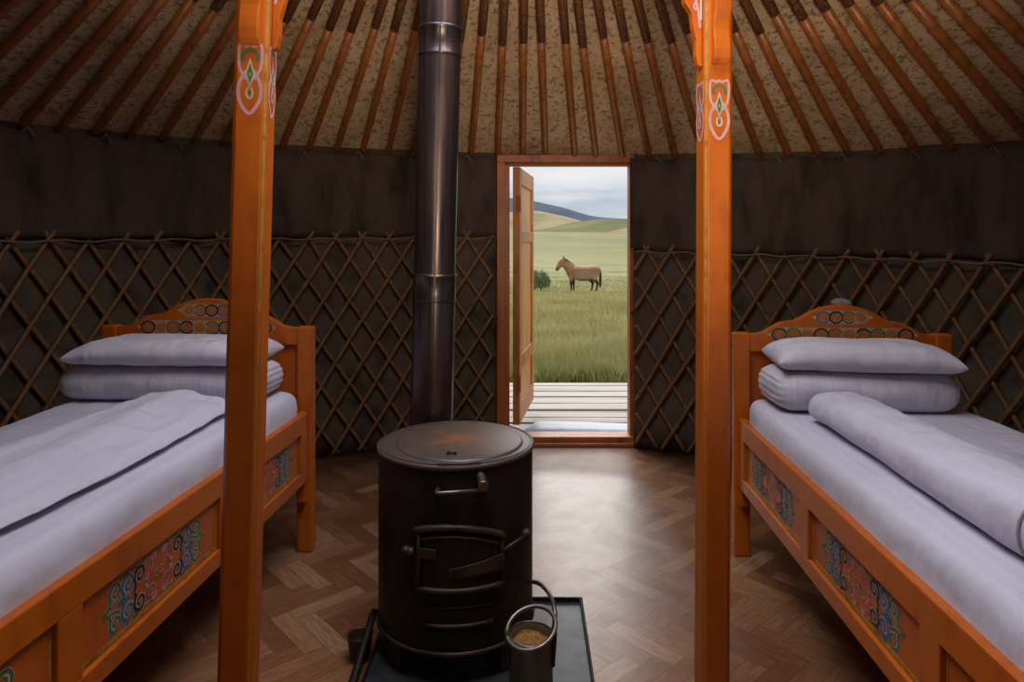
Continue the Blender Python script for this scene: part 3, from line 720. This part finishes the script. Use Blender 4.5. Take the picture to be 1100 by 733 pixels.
def sp(px_off,z,out=0.0):
    """point on the stove front: sideways offset along the surface, height"""
    r=SR+out; a=px_off/SR; return (r*math.sin(a),-r*math.cos(a),z)
def patch(mb,poly_fn,us,o0,m=0):
    pass
def curved_slab(name,mat,parent,u0,u1,zlo,zhi,o0,o1,n=18):
    mb=MB(); vs=[]
    for i in range(n+1):
        u=lerp(u0,u1,i/n); a=zlo(u); b=zhi(u)
        vs+=[sp(u,a,o0),sp(u,a,o1),sp(u,b,o1),sp(u,b,o0)]
    fs=[(i*4+j,(i+1)*4+j,(i+1)*4+(j+1)%4,i*4+(j+1)%4) for i in range(n) for j in range(4)]+[(0,1,2,3),(n*4+3,n*4+2,n*4+1,n*4)]
    mb.add(vs,fs); return mb.build(name,mat,parent,bevel=.002)
# image scale on the stove front about 2.47 mm per px at 1.8 m
def Z(py,Y=1.80): return 1.2-(py-257)/f_px*Y-.012
def U(px,Y=1.81): return math.asin(max(-1,min(1,((px-550)/f_px*Y-SX)/SR)))*SR
arch=lambda off:(lambda u: Z(563+off)-.020*(abs(u)/.108)**2)
uL,uR=U(451),U(537)
fd=curved_slab('fire_door',MAT['iron'],st,uL+.012,uR-.012,lambda u:Z(632),lambda u:arch(10)(u),0,.010)
def fr(pts,r,name,par,mat): 
    mb=MB(); mb.tube(pts,r,8); return mb.build(name,mat,par)
mb=MB()
mb.tube([sp(lerp(U(447),U(539),i/16),arch(3)(lerp(uL-.01,uR+.01,i/16)),.010) for i in range(17)],.0095,8)
mb.tube([sp(lerp(U(450),U(537),i/10),Z(634),.010) for i in range(11)],.008,8)
for u in (uL,uR): mb.tube([sp(u,Z(634),.008),sp(u,Z(600),.008),sp(u,arch(6)(u),.008)],.007,8)
mb.build('door_surround',MAT['rust'],st)
mb=MB(); mb.tube([sp(lerp(uL+.008,uR-.008,i/12),arch(13)(lerp(uL,uR,i/12)),.011) for i in range(13)],.004,6); mb.build('door_ridge',MAT['rust'],fd)
# hinge strap left, latch bar right, knobs
s1=curved_slab('hinge_strap',MAT['rust'],fd,uL-.004,uL+.048,lambda u:Z(600)-.0,lambda u:Z(589),.010,.016,6)
s2=curved_slab('latch_bar',MAT['rust'],fd,U(483),uR-.002,lambda u:Z(619)+ .10*(u-U(483))*.3,lambda u:Z(609.5)+.16*(u-U(483)),.010,.017,8)
mb=MB(); mb.tube([sp(U(447),Z(594),.012),sp(U(440),Z(595),.018)],[.012,.012],10); mb.lathe([(0,-.016),(.012,-.010),(.014,0),(.012,.010),(0,.016)],sp(U(439),Z(595),.016),12); mb.build('hinge_knob',MAT['rust'],fd)
mb=MB(); mb.tube([sp(uR,Z(598),.014),sp(U(551),Z(594),.014),sp(U(558),Z(592),.018)],.0045,8); mb.lathe([(0,-.016),(.012,-.010),(.014,0),(.012,.010),(0,.016)],sp(U(560),Z(591),.018),12); mb.build('latch_knob',MAT['rust'],fd)
# upper rail handle with a pipe stub
mb=MB(); mb.tube([sp(U(471),Z(526),.0),sp(U(471),Z(527),.022),sp(U(474),Z(527),.024),sp(U(519),Z(526.5),.024),sp(U(520),Z(526),.0)],.0052,10); mb.build('rail_handle',MAT['steel'],st)
mb=MB(); p0=Vector(sp(U(516),Z(513),-.004)); p1=p0+Vector((.012,-.055,-.012)); mb.tube([p0,p1],.0115,14,cap=False); mb.tube([p1,p0.lerp(p1,.25)],.0085,14); 
mb.tube([p0.lerp(p1,.80),p1+Vector((0,-.001,0))],.0135,14); mb.build('pipe_stub',MAT['steel'],st)
# ash door
ad=curved_slab('ash_door',MAT['iron'],st,U(458),U(527),lambda u:Z(672),lambda u:Z(655),-.004,.004)
mb=MB(); mb.tube([sp(lerp(U(457),U(528),i/8),Z(673),.005) for i in range(9)],.006,8); mb.build('ash_door_lip',MAT['rust'],ad)
mb=MB(); mb.tube([sp(lerp(U(459),U(526),i/8),Z(654),.002) for i in range(9)],.004,8); 
mb.build('ash_door_edge',MAT['iron'],ad)
curved_slab('front_seam',MAT['rust'],st,U(470),U(517),lambda u:Z(500),lambda u:Z(498),0,.004,6)
# rear flue box joins the pipe
mb=MB(); mb.tube([(-.09,.17,.46),(-.115,.285,.46)],.055,20); mb.build('flue_collar',MAT['iron'],st)

# stovepipe
pp=empty('stovepipe',(-.284,2.36,.40)); tag(pp,'tall dark steel stovepipe rising behind the stove to the roof','stovepipe')
d=Vector((.0267,-.032,1)).normalized()
pp.rotation_euler=Vector((0,0,1)).rotation_difference(d).to_euler()
def zpipe(py): return (1.2+(257-py)/f_px*2.33)-.40
def seg(z0,z1,r,name='pipe_section',extra=()):
    mb=MB(); prof=[(r,z0)]
    for z,dr,w_ in sorted(extra): prof+=[(r,z-w_),(r+dr,z-w_*.4),(r+dr,z+w_*.4),(r,z+w_)]
    prof+=[(r,z1)]; mb.lathe(prof,n=40); return mb.build(name,MAT['pipe'],pp)
zj1,zj2=zpipe(297),zpipe(62)
seg(-.02,zj1,.0730); a_=seg(zj1-.01,zj2+.0,.0712,extra=())
b_=seg(zj2-.01,2.28,.0705)
mb=MB(); r=.0738
z0,z1=zpipe(322),zpipe(295); mb.lathe([(r-.002,z0-.004),(r+.0026,z0),(r,z0+.006),(r,z1-.006),(r+.003,z1-.002),(r+.001,z1+.004),(r-.003,z1+.006)],n=40); mb.build('pipe_joint',MAT['pipe'],pp)
mb=MB(); r=.0722; z0,z1=zpipe(61),zpipe(33); mb.lathe([(r-.002,z0-.008),(r+.003,z0-.004),(r+.003,z0+.0),(r,z0+.006),(r,z1-.008),(r+.004,z1-.004),(r+.003,z1+.004),(r-.003,z1+.006)],n=40); mb.build('pipe_joint',MAT['pipe'],pp)
mb=MB(); mb.box(.005,.011,-.0748,-.0705,-.02,2.25); mb.build('seam',MAT['pipe'],pp)
mb=MB(); mb.lathe([(0,-.02),(.075,-.02),(.075,.0)],n=40); mb.build('pipe_cap',MAT['iron'],pp)

# ash can at right with ring handle
an=empty('ash_can',(.0475,1.725,.012)); tag(an,'scorched tin can with wire ring handle in front of the stove','can')
mb=MB(); r=.0562; h=.185; mb.lathe([(0,0),(r,0),(r,h),(r+.0015,h+.002),(r-.002,h+.002),(r-.003,h-.01),(r-.003,.004),(0,.004)],n=48); mb.build('can_body',MAT['can'],an)
mb=MB(); mb.tube([(r*1.0*math.cos(2*PI*k/40),r*math.sin(2*PI*k/40),h+.0) for k in range(40)],.003,8,closed=True); mb.build('rim',MAT['steel'],an)
mb=MB(); tl=math.radians(20)
ring=[]
for k in range(48):
    q=2*PI*k/48; a=.0615*math.cos(q); b=.062*math.sin(q); ring.append((a+.001,-.01+b*math.cos(tl),h+.022+ .012*a/.06+b*math.sin(tl)))
mb.tube(ring,.0058,10,closed=True); hd=mb.build('ring_handle',MAT['steel'],an)
for s_ in (-1,1):
    mb=MB(); mb.tube([(s_*r*.97,-.018,h-.07),(s_*(r+.002),-.018,h-.02),(s_*(r+.004),-.02,h+.018)],.006,8); mb.build('handle_lug',MAT['rust'],an)
mb=MB(); vs=[(0,0,h-.012)]; n=24
for rr in (.3,.6,.85,1):
    for k in range(n):
        q=2*PI*k/n; vs.append((rr*(r-.004)*math.cos(q),rr*(r-.004)*math.sin(q),h-.030+.014*(1-rr)+.008*noise3(rr*9*math.cos(q),rr*9*math.sin(q),1)+.012*math.sin(q)))
mb.add(vs,[(0,1+k,1+(k+1)%n) for k in range(n)]+[(1+i*n+k,1+(i+1)*n+k,1+(i+1)*n+(k+1)%n,1+i*n+(k+1)%n) for i in range(3) for k in range(n)],0,True); 
mb.build('ash',MAT['ash'],an)
# hooked rod: foot on tray beside the can, hook behind the stove
def P3(px,py,Y): return ((px-550)/f_px*Y,Y,CAMZ-(py-257)/f_px*Y)
hook=[(.088,1.735,.03),(.092,1.735,.10),(.0955,1.735,.16),(.101,1.737,.190),(.109,1.745,.208),(.1125,1.77,.226),(.108,1.81,.237),(.0975,1.855,.238),(.083,1.91,.228),(.070,1.96,.210),(.0645,2.0,.190)]
mb=MB(); mb.tube(hook,.0062,10); o=mb.build('hooked_rod',MAT['steel']); tag(o,'bent iron rod curving out of the tin can to the stove side','fire hook')
# small pot and poker at left
pt=empty('ash_pot',(-.434,1.94,0)); tag(pt,'small rusty round pot on the floor left of the stove','pot')
mb=MB(); mb.lathe([(0,0),(.026,0),(.036,.066),(.0385,.073),(.036,.073),(.033,.066),(.024,.006),(0,.006)],n=36); mb.build('pot_body',MAT['rust'],pt)
mb=MB(); mb.lathe([(0,.046),(.018,.043),(.0285,.036)],n=20); mb.build('ash',MAT['ash'],pt)
mb=MB(); 
po=[(-.4235,1.70,.012),(-.4225,1.75,.016),(-.4205,1.80,.030),(-.4165,1.86,.052),(-.4115,1.92,.078),(-.4065,1.975,.100),(-.4055,2.0,.108)]
mb.tube(po,[.008,.0115,.012,.0115,.011,.0115,.008],10,flat=.7); o=mb.build('iron_poker',MAT['iron']); tag(o,'dark iron bar leaning between the small pot and the stove','poker')

# ------------------------------------------------------------------ beds
def scroll_ornament(mb,T,sc=1.0):
    """mirror-symmetric painted scrollwork; a along, b up"""
    def spiral(cx,cz,r,th0,turns,dirn,k=.28,n=34):
        return [(cx+math.cos(th0+dirn*turns*2*PI*t)*r*lerp(1,k,t),cz+math.sin(th0+dirn*turns*2*PI*t)*r*lerp(1,k,t)) for t in [i/n for i in range(n+1)]]
    strokes=[]
    # quarter: a>0,b>0
    g=[(.196,.004),(.186,.010),(.181,.022)]+spiral(.164,.034,.0205,-.35,1.25,1); strokes.append((g,'green',.0085))
    strokes.append(([(.150,.018),(.157,.012),(.170,.008),(.186,.006)],'green',.0068))
    strokes.append((spiral(.128,.051,.010,-2.2,.8,-1),'green',.0055))
    b=[(.150,.002),(.140,.006),(.134,.012)]+spiral(.120,.030,.0235,-.6,1.3,1); strokes.append((b,'blue',.0100))
    strokes.append(([(.152,.004),(.138,.004),(.122,.003),(.110,.005)],'blue',.007))
    k=[(.098,.003),(.092,.010)]+spiral(.077,.031,.0215,-.6,1.3,1); strokes.append((k,'black',.0090))
    strokes.append((spiral(.096,.047,.009,PI*.2,.8,1),'black',.005))
    r=spiral(.034,.029,.0205,-1.4,1.35,1); strokes.append((r,'red',.0095))
    strokes.append((spiral(.020,.045,.011,-.9,.9,1),'pink',.005)); strokes.append(([(.055,.006),(.048,.010),(.044,.018)],'pink',.006))
    strokes.append(([(.060,.046),(.052,.052),(.043,.050),(.038,.044)],'tan',.005))
    strokes.append(([(.0,.006),(.010,.010),(.020,.003)],'red',.006))
    idx={'white':0,'green':1,'blue':2,'black':3,'red':4,'pink':5,'tan':6}
    lay=0
    for s_,c_,w_ in strokes:
        for sa in (1,-1):
            for sb in (1,-1):
                mb.ribbon([(a*sa*sc,b*sb*sc) for a,b in s_],(w_+.0032)*sc,T,.0004,0)
    for q,(s_,c_,w_) in enumerate(strokes):
        for sa in (1,-1):
            for sb in (1,-1):
                col='green' if (c_=='blue' and False) else c_
                mb.ribbon([(a*sa*sc,b*sb*sc) for a,b in s_],lambda t:w_*sc*(1-.35*t),T,.0007+.00006*q,idx[col])
    for sa in (1,-1):
        mb.fill([(sa*a*sc,b*sc) for a,b in ((.194,0),(.203,.007),(.209,0),(.203,-.007))],T,.0009,1)
    mb.fill([(math.cos(q)*.007*sc,math.sin(q)*.009*sc) for q in [i*PI/4 for i in range(8)]],T,.0013,6)
ORN=[MAT['white'],MAT['green'],MAT['blue'],MAT['black'],MAT['red'],MAT['pink'],MAT['tan']]
def chain(mb,T,n,r,x0,dx,z,cols):
    for i in range(n):
        c0=x0+i*dx; ring=[(c0+math.cos(2*PI*k/24)*r*1.15,z+math.sin(2*PI*k/24)*r) for k in range(24)]
        mb.ribbon(ring,.0105,T,.0004,0,True); mb.ribbon(ring,.0078,T,.0007+.0001*(i%2),cols[i%len(cols)],True)
        sp_=[(c0+math.cos(t*7)*r*.5*(1-t*.7),z+math.sin(t*7)*r*.5*(1-t*.7)) for t in [k/14 for k in range(15)]]
        mb.ribbon(sp_,.0035,T,.0009,6)
    for i in range(n-1):
        a=x0+(i+.5)*dx; mb.ribbon([(a-.008,z+r*1.25),(a,z+r*.8),(a+.008,z+r*1.25)],.004,T,.0008,0); mb.ribbon([(a-.008,z-r*1.25),(a,z-r*.8),(a+.008,z-r*1.25)],.004,T,.0008,0)
    for e,s_ in ((x0-r*1.5,-1),(x0+(n-1)*dx+r*1.5,1)): mb.fill([(e,z-.007),(e+s_*.012,z),(e,z+.007)],T,.0006,0)

HPROF=[(0,0),(.10,0),(.14,.006),(.18,.026),(.215,.042),(.255,.048),(.285,.050),(.31,.060),(.35,.080),(.40,.097),(.45,.107),(.50,.110)]
HPROF=HPROF+[(1-t,h) for t,h in HPROF[-2::-1]]
def bed(side,loc,rot,W,dz,label):
    s=side                                   # +1: bed extends to +x from the aisle, -1 mirrored
    root=empty('bed',loc,rot); tag(root,label,'bed')
    X=lambda a:s*a
    L=1.99; hs=.846+dz
    def bx(mb,a0,a1,y0,y1,z0,z1,m=0): mb.box(min(X(a0),X(a1)),max(X(a0),X(a1)),y0,y1,z0,z1,m)
    # headboard
    mb=MB(); poly=[(.055,.775+dz)]+[(t*W,hs+h) for t,h in HPROF if .055<t*W<W-.055]
    poly=[(.055,.775+dz),(.055,hs-.004)]+[(t*W,hs-.004+h) for t,h in HPROF if .055<t*W<W-.055]+[(W-.055,hs-.004),(W-.055,.775+dz)]
    mb.prism(poly,lambda a,b,d:(X(a),d,b),-.042,-.008)
    hb=mb.build('headboard',MAT['orange'],root,bevel=.003)
    mb=MB(); bx(mb,.055,W-.055,-.040,-.012,.27,.36); mb.build('lower_rail',MAT['orange'],root,bevel=.003)
    mb=MB(); bx(mb,.055,W-.055,-.026,-.014,.35,.78+dz); mb.build('headboard_panel',MAT['orange2'],hb)
    mb=MB(); T=lambda a,b,d:(X(a),-.042-d,b)
    chain(mb,T,4,.0205,W*.5-.069,.046,hs+.060,[2,3,1,6]); chain(mb,T,10,.0225,W*.5-.232,.0515,hs-.006,[3,1,6])
    mb.build('painted_ornament',ORN,hb)
    for a in (0,W-.06):
        mb=MB(); bx(mb,a,a+.06,-.048,-.002,0,hs); mb.build('leg',MAT['orange'],root,bevel=.007)
    # side rails
    zr0,zr1=.265+dz*.7,.522+dz; zp0,zp1=.312+dz*.7,.456+dz
    pan=[(-.665,-.115),(-1.29,-.73),(-1.92,-1.36)]
    mb=MB(); a0,a1=.014,.048
    bx(mb,a0,a1,-L,-.046,zp1,zr1); bx(mb,a0,a1,-L,-.046,zr0,zp0)
    ed=[-L]+[v for p_ in pan[::-1] for v in p_]+[-.046]
    for i in range(0,len(ed),2): bx(mb,a0,a1,ed[i],ed[i+1],zp0,zp1)
    rail=mb.build('side_rail',MAT['orange'],root,bevel=.0035)
    for (p0,p1) in pan:
        mb=MB(); bx(mb,a0+.012,a0+.024,p0-.004,p1+.004,zp0-.004,zp1+.004,0)
        g=.004; d0,d1=a0+.0112,a0+.012
        for q in ((p0+.004,p1-.004,zp1-.014,zp1-.004),(p0+.004,p1-.004,zp0+.004,zp0+.013)): bx(mb,d0,d1,q[0],q[1],q[2],q[3],1)
        for q in ((p0+.004,p0+.010),(p1-.010,p1-.004)): bx(mb,d0,d1,q[0],q[1],zp0+.008,zp1-.008,1)
        # gold strip along the recess top, painted in for its lit highlight
        bx(mb,a0+.002,a0+.012,p0,p1,zp1-.0015,zp1,1)
        pn=mb.build('side_panel',[MAT['orange2'],MAT['gold']],root)
        mb=MB(); yc=(p0+p1)/2; zc=(zp0+zp1)/2
        scroll_ornament(mb,lambda a,b,d:(X(a0+.0118-d),yc+a,zc+b),1.0 if True else 1)
        mb.build('painted_ornament',ORN,pn)
    mb=MB(); bx(mb,W-.048,W-.014,-L,-.046,zr0,zr1); mb.build('side_rail',MAT['orange'],root,bevel=.003)
    mb=MB(); bx(mb,.05,W-.05,-L+.02,-.05,.38,.40); mb.build('bed_base',MAT['orange2'],root)
    for a in (.018,W-.05):
        mb=MB(); bx(mb,a,a+.032,-.075,-.046,.20,zr0+.01); mb.build('corner_block',MAT['orange'],root,bevel=.003)
    # foot end
    for a in (0,W-.06):
        mb=MB(); bx(mb,a,a+.06,-L-.046,-L,0,.60); mb.build('leg',MAT['orange'],root,bevel=.007)
    mb=MB(); bx(mb,.055,W-.055,-L-.040,-L-.008,.27,.585); mb.build('footboard',MAT['orange'],root,bevel=.003)
    return root
RB=dict(loc=(.842,2.612,0),rot=-.0503,W=.80,dz=0.0,s=1)
LB=dict(loc=(-.762,2.645,0),rot=-.0623,W=.84,dz=.018,s=-1)
bed(1,RB['loc'],RB['rot'],RB['W'],RB['dz'],'orange painted wooden bed along the right wall with scroll panels')
bed(-1,LB['loc'],LB['rot'],LB['W'],LB['dz'],'orange painted wooden bed along the left wall, partly behind a pillar')

def rounded(sx,sy,sz,r,nx,ny,nz,fn=None):
    """rounded box from a subdivided cube, base at z=0; fn displaces (x,y,z)->Vector"""
    bm=bmesh.new(); mb=MB()
    def grid(axis,sgn,na,nb):
        vs=[]
        for i in range(na+1):
            for j in range(nb+1):
                a=i/na*2-1; b=j/nb*2-1
                v={0:(sgn,a,b),1:(a,sgn,b),2:(a,b,sgn)}[axis]; vs.append(v)
        fs=[(i*(nb+1)+j,(i+1)*(nb+1)+j,(i+1)*(nb+1)+j+1,i*(nb+1)+j+1) for i in range(na) for j in range(nb)]
        return vs,fs
    hx,hy,hz=sx/2,sy/2,sz/2
    def warp(a,h,rr): # denser near edges
        q=abs(a)**.8*(1 if a>=0 else -1); return q*h
    for ax in (0,1,2):
        for sg in (-1,1):
            na,nb={0:(ny,nz),1:(nx,nz),2:(nx,ny)}[ax]
            vs,fs=grid(ax,sg,na,nb); out=[]
            for v in vs:
                p=Vector((warp(v[0],hx,r),warp(v[1],hy,r),warp(v[2],hz,r)))
                rx,ry,rz=min(r,hx),min(r,hy),min(r,hz)
                q=Vector((max(-hx+rx,min(hx-rx,p.x)),max(-hy+ry,min(hy-ry,p.y)),max(-hz+rz,min(hz-rz,p.z))))
                d=p-q
                if d.length>1e-9: 
                    dd=Vector((d.x/rx,d.y/ry,d.z/rz)); k=max(abs(dd.x),abs(dd.y),abs(dd.z))
                    dn=dd.normalized()*k; p=q+Vector((dn.x*rx,dn.y*ry,dn.z*rz))
                p.z+=hz
                if fn: p=fn(p)
                out.append(p)
            mb.add(out,fs,0,True)
    return mb
def place(mb,name,mat,B,a,y,z,label,cat,rot=0,sub=1,group=None):
    """a: distance from the aisle side across the bed, y along the bed (negative to the foot)"""
    o=mb.build(name,mat)
    c,s_=math.cos(B['rot']),math.sin(B['rot']); x=B['s']*a
    o.location=(B['loc'][0]+x*c-y*s_,B['loc'][1]+x*s_+y*c,z); o.rotation_euler.z=B['rot']+rot
    if sub:
        q=o.modifiers.new('soft','SUBSURF'); q.levels=q.render_levels=sub
    tag(o,label,cat,group); return o
MZ=.40
def mattress(B,label,seed):
    W=B['W']-.07; L=1.91; top=.612+B['dz']-MZ
    def fn(p):
        e=1 if p.z>top*.6 else 0
        q=Vector(p); w=.006*noise3(p.x*5,p.y*3+seed,1)+.0035*noise3(p.x*16,p.y*6,seed)
        if e: q.z+=w+.008*(1-abs(p.x)/W*2)
        q.x+=.004*noise3(p.y*5,p.z*9,seed); return q
    mb=rounded(W,L,top,.055,24,50,8,fn)
    return place(mb,'mattress',MAT['sheet'],B,.037+W/2,-.052-L/2,MZ,label,'mattress')
mattress(RB,'thick mattress under a pale lilac-white striped sheet on the right bed',3)
mattress(LB,'thick mattress under a pale lilac-white striped sheet on the left bed',8)

def folded_quilt(B,a0,a1,y0,y1,h,label,seed):
    sx,sy=a1-a0,y1-y0
    def fn(p):
        q=Vector(p); zn=p.z/h
        ex=abs(p.x)/(sx/2)
        if ex>.90:                                            # rounded folds of the layers on both ends
            q.x+=math.copysign(.022*abs(math.sin(PI*3*min(1,max(0,zn)))) -.012,p.x)*min(1,(ex-.90)/.06)
        q.y+= -.012*math.sin(PI*min(1,max(0,zn)))*(1 if p.y<0 else -1)+.006*noise3(p.x*7,p.z*10,seed)
        q.z+=(.006*noise3(p.x*6,p.y*8,seed+2)+.003*noise3(p.x*20,p.y*20,seed))*zn
        return q
    mb=rounded(sx,sy,h,.060,26,12,14,fn)
    return place(mb,'folded_quilt',MAT['quilt'],B,(a0+a1)/2,(y0+y1)/2,.614+B['dz'],label,'quilt')
def pillow_mesh(sx,sy,h,seed):
    mb=MB(); n=30; mm=20; vs=[]
    for sd in (1,-1):
        row=[]
        for i in range(n+1):
            for j in range(mm+1):
                u=i/n*2-1; v=j/mm*2-1
                pr=(max(0,(1-abs(u)**5.5))*max(0,(1-abs(v)**2.8)))**.42
                pin=1-.045*(1-abs(u)**2)*abs(v)**2 ; pin2=1-.04*(1-abs(v)**2)*abs(u)**2
                x=u*sx/2*pin2; y=v*sy/2*pin
                z=h/2+sd*h/2*pr*(1.0 if sd>0 else .92)
                z+=.007*noise3(u*3,v*3,seed)*pr+.004*noise3(u*8,v*8,seed+1)*pr
                # pillow bends down at its overhanging corners
                z-=.014*max(0,abs(u)-.72)/.28*max(0,1-0*abs(v))
                row.append((x,y,z))
        fs=[(i*(mm+1)+j,(i+1)*(mm+1)+j,(i+1)*(mm+1)+j+1,i*(mm+1)+j+1) for i in range(n) for j in range(mm)]
        mb.add(row,fs,0,True)
    return mb
folded_quilt(RB,.070,.665,-.345,-.085,.138,'folded white quilt under the pillow on the right bed',2)
o=place(pillow_mesh(.60,.30,.105,1),'pillow',MAT['pillow'],RB,.372,-.225,.742,'plump white pillow on top of the folded quilt on the right bed','pillow',rot=-.10)
folded_quilt(LB,.085,.800,-.345,-.09,.128,'folded white quilt under the pillow on the left bed, partly behind the pillar',12)
o=place(pillow_mesh(.69,.31,.098,5),'pillow',MAT['pillow'],LB,.428,-.225,.752,'plump white pillow on top of the folded quilt on the left bed','pillow',rot=.02)

def roll(path,wid,hgt,z0,name,label,seed,tilt=0,piping=True,power=2.4,fold=0):
    """soft roll lying along path of (x,y); cross-section superellipse wid x hgt"""
    n=60; K=28; px=[p[0] for p in path]; py=[p[1] for p in path]; t_=np.linspace(0,1,len(path)); mb=MB(); vs=[]
    for i in range(n+1):
        t=i/n; x=float(np.interp(t,t_,px)); y=float(np.interp(t,t_,py))
        x2=float(np.interp(min(1,t+.02),t_,px)); y2=float(np.interp(min(1,t+.02),t_,py)); x1=float(np.interp(max(0,t-.02),t_,px)); y1=float(np.interp(max(0,t-.02),t_,py))
        d=Vector((x2-x1,y2-y1,0)).normalized(); sd=Vector((d.y,-d.x,0))
        e0=min(1,t/.06); e1=min(1,(1-t)/.04); sc=(1-(1-e0)**2.2)**.5*.96+.04 if e0<1 else 1
        if e1<1: sc=min(sc,.80+.20*(1-(1-e1)**2)**.5)
        W_=wid(t)*sc; H_=hgt(t)*(.35+.65*sc)
        for k in range(K):
            q=2*PI*k/K; c_=math.cos(q); s_=math.sin(q)
            a=math.copysign(abs(c_)**(2/power),c_)*W_/2; b=math.copysign(abs(s_)**(2/power),s_)*H_/2
            p=Vector((x,y,z0+H_/2))+sd*a+Vector((0,0,b+tilt*a*(b>0)+fold*math.sin(a/W_*13+t*3)*(b>0)*min(1,4*(1-abs(c_)))))
            p+=Vector((0,0,1))*(.006*noise3(t*16,q*1.2,seed)+.003*noise3(t*40,q*3,seed))*(s_>-.2)+sd*.006*noise3(t*9,q,seed+3)
            vs.append(p)
    c0=Vector(vs[0]); cen=sum((Vector(v) for v in vs[:K]),Vector())/K; cen1=sum((Vector(v) for v in vs[-K:]),Vector())/K
    o0=Vector((sum(px)/len(px),sum(py)/len(py),z0)); vs=[v-o0 for v in vs]
    mb.add(vs,[(i*K+k,i*K+(k+1)%K,(i+1)*K+(k+1)%K,(i+1)*K+k) for i in range(n) for k in range(K)],0,True)
    mb.add(vs[:K]+[cen-o0],[(k,(k+1)%K,K) for k in range(K)],0,True); mb.add(vs[-K:]+[cen1-o0],[(k,(k+1)%K,K) for k in range(K)],0,True)
    o=mb.build(name,MAT['rollcloth'],loc=tuple(o0)); q=o.modifiers.new('soft','SUBSURF'); q.levels=q.render_levels=1
    tag(o,label,'duvet')
    if piping:
        m2=MB(); m2.tube([Vector(v)*1.0 for v in vs[-3*K:-2*K]],.0035,6,closed=True); m2.build('seam',MAT['seam'],o)
        e=sum((Vector(v) for v in vs[-K:]),Vector())/K; sp_=[]
        a0=Vector(vs[-K])-e; up=Vector((0,0,1))
        for k in range(50):
            q=k/49*4*PI; r_=lerp(.85,.15,k/49); i=int(round(q/(2*PI)*K))%K
            sp_.append(e+(Vector(vs[-K+i])-e)*r_+Vector((0,-.003,0)))
        m2=MB(); m2.tube(sp_,.0025,6); m2.build('fold_line',MAT['seam'],o)
    return o
roll([(1.040,2.20),(1.043,2.10),(1.030,1.9),(1.010,1.6),(.992,1.35),(.985,1.17)],lambda t:.195-.012*t,lambda t:.100+.035*t,.612,'rolled_duvet','long white rolled duvet lying lengthwise on the right bed',4)
roll([(-1.03,2.25),(-1.055,2.12),(-1.065,1.95),(-1.075,1.75),(-1.11,1.45),(-1.16,1.15),(-1.20,.95)],lambda t:.29+.05*t,lambda t:.075-.010*t,.630,'loose_duvet','flattened white duvet folded lengthwise on the left bed',9,tilt=.12,piping=False,power=2.0,fold=.007)

# white cloth knob on the lattice behind the right bed
mb=MB(); mb.lathe([(0,-.022),(.030,-.018),(.046,-.004),(.044,.010),(.026,.022),(0,.026)],n=16); o=mb.build('cloth_bundle',MAT['tan' if False else 'pale']); o.location=(1.60,3.29,.888); o.scale=(1.1,.6,1)
for v_ in o.data.vertices:
    k_=1+.5*noise3(v_.co.x*40,v_.co.y*40,v_.co.z*40); v_.co*=k_
tag(o,'small pale cloth bundle on the lattice behind the right headboard','cloth')

for o in list(C.objects):
    if 'label' in o and o.parent is None:
        k=o.name.split('.')[0]
        g={'bed':'orange painted beds','pillar':'orange pillars holding the roof crown','pillow':'white pillows on the beds','mattress':'mattresses on the beds','folded_quilt':'folded quilts on the beds','lattice_wall':'lattice walls beside the door','wall_cloth':'dark wall cloths beside the door','horse':'horses in the meadow'}.get(k)
        if g: o['group']=g
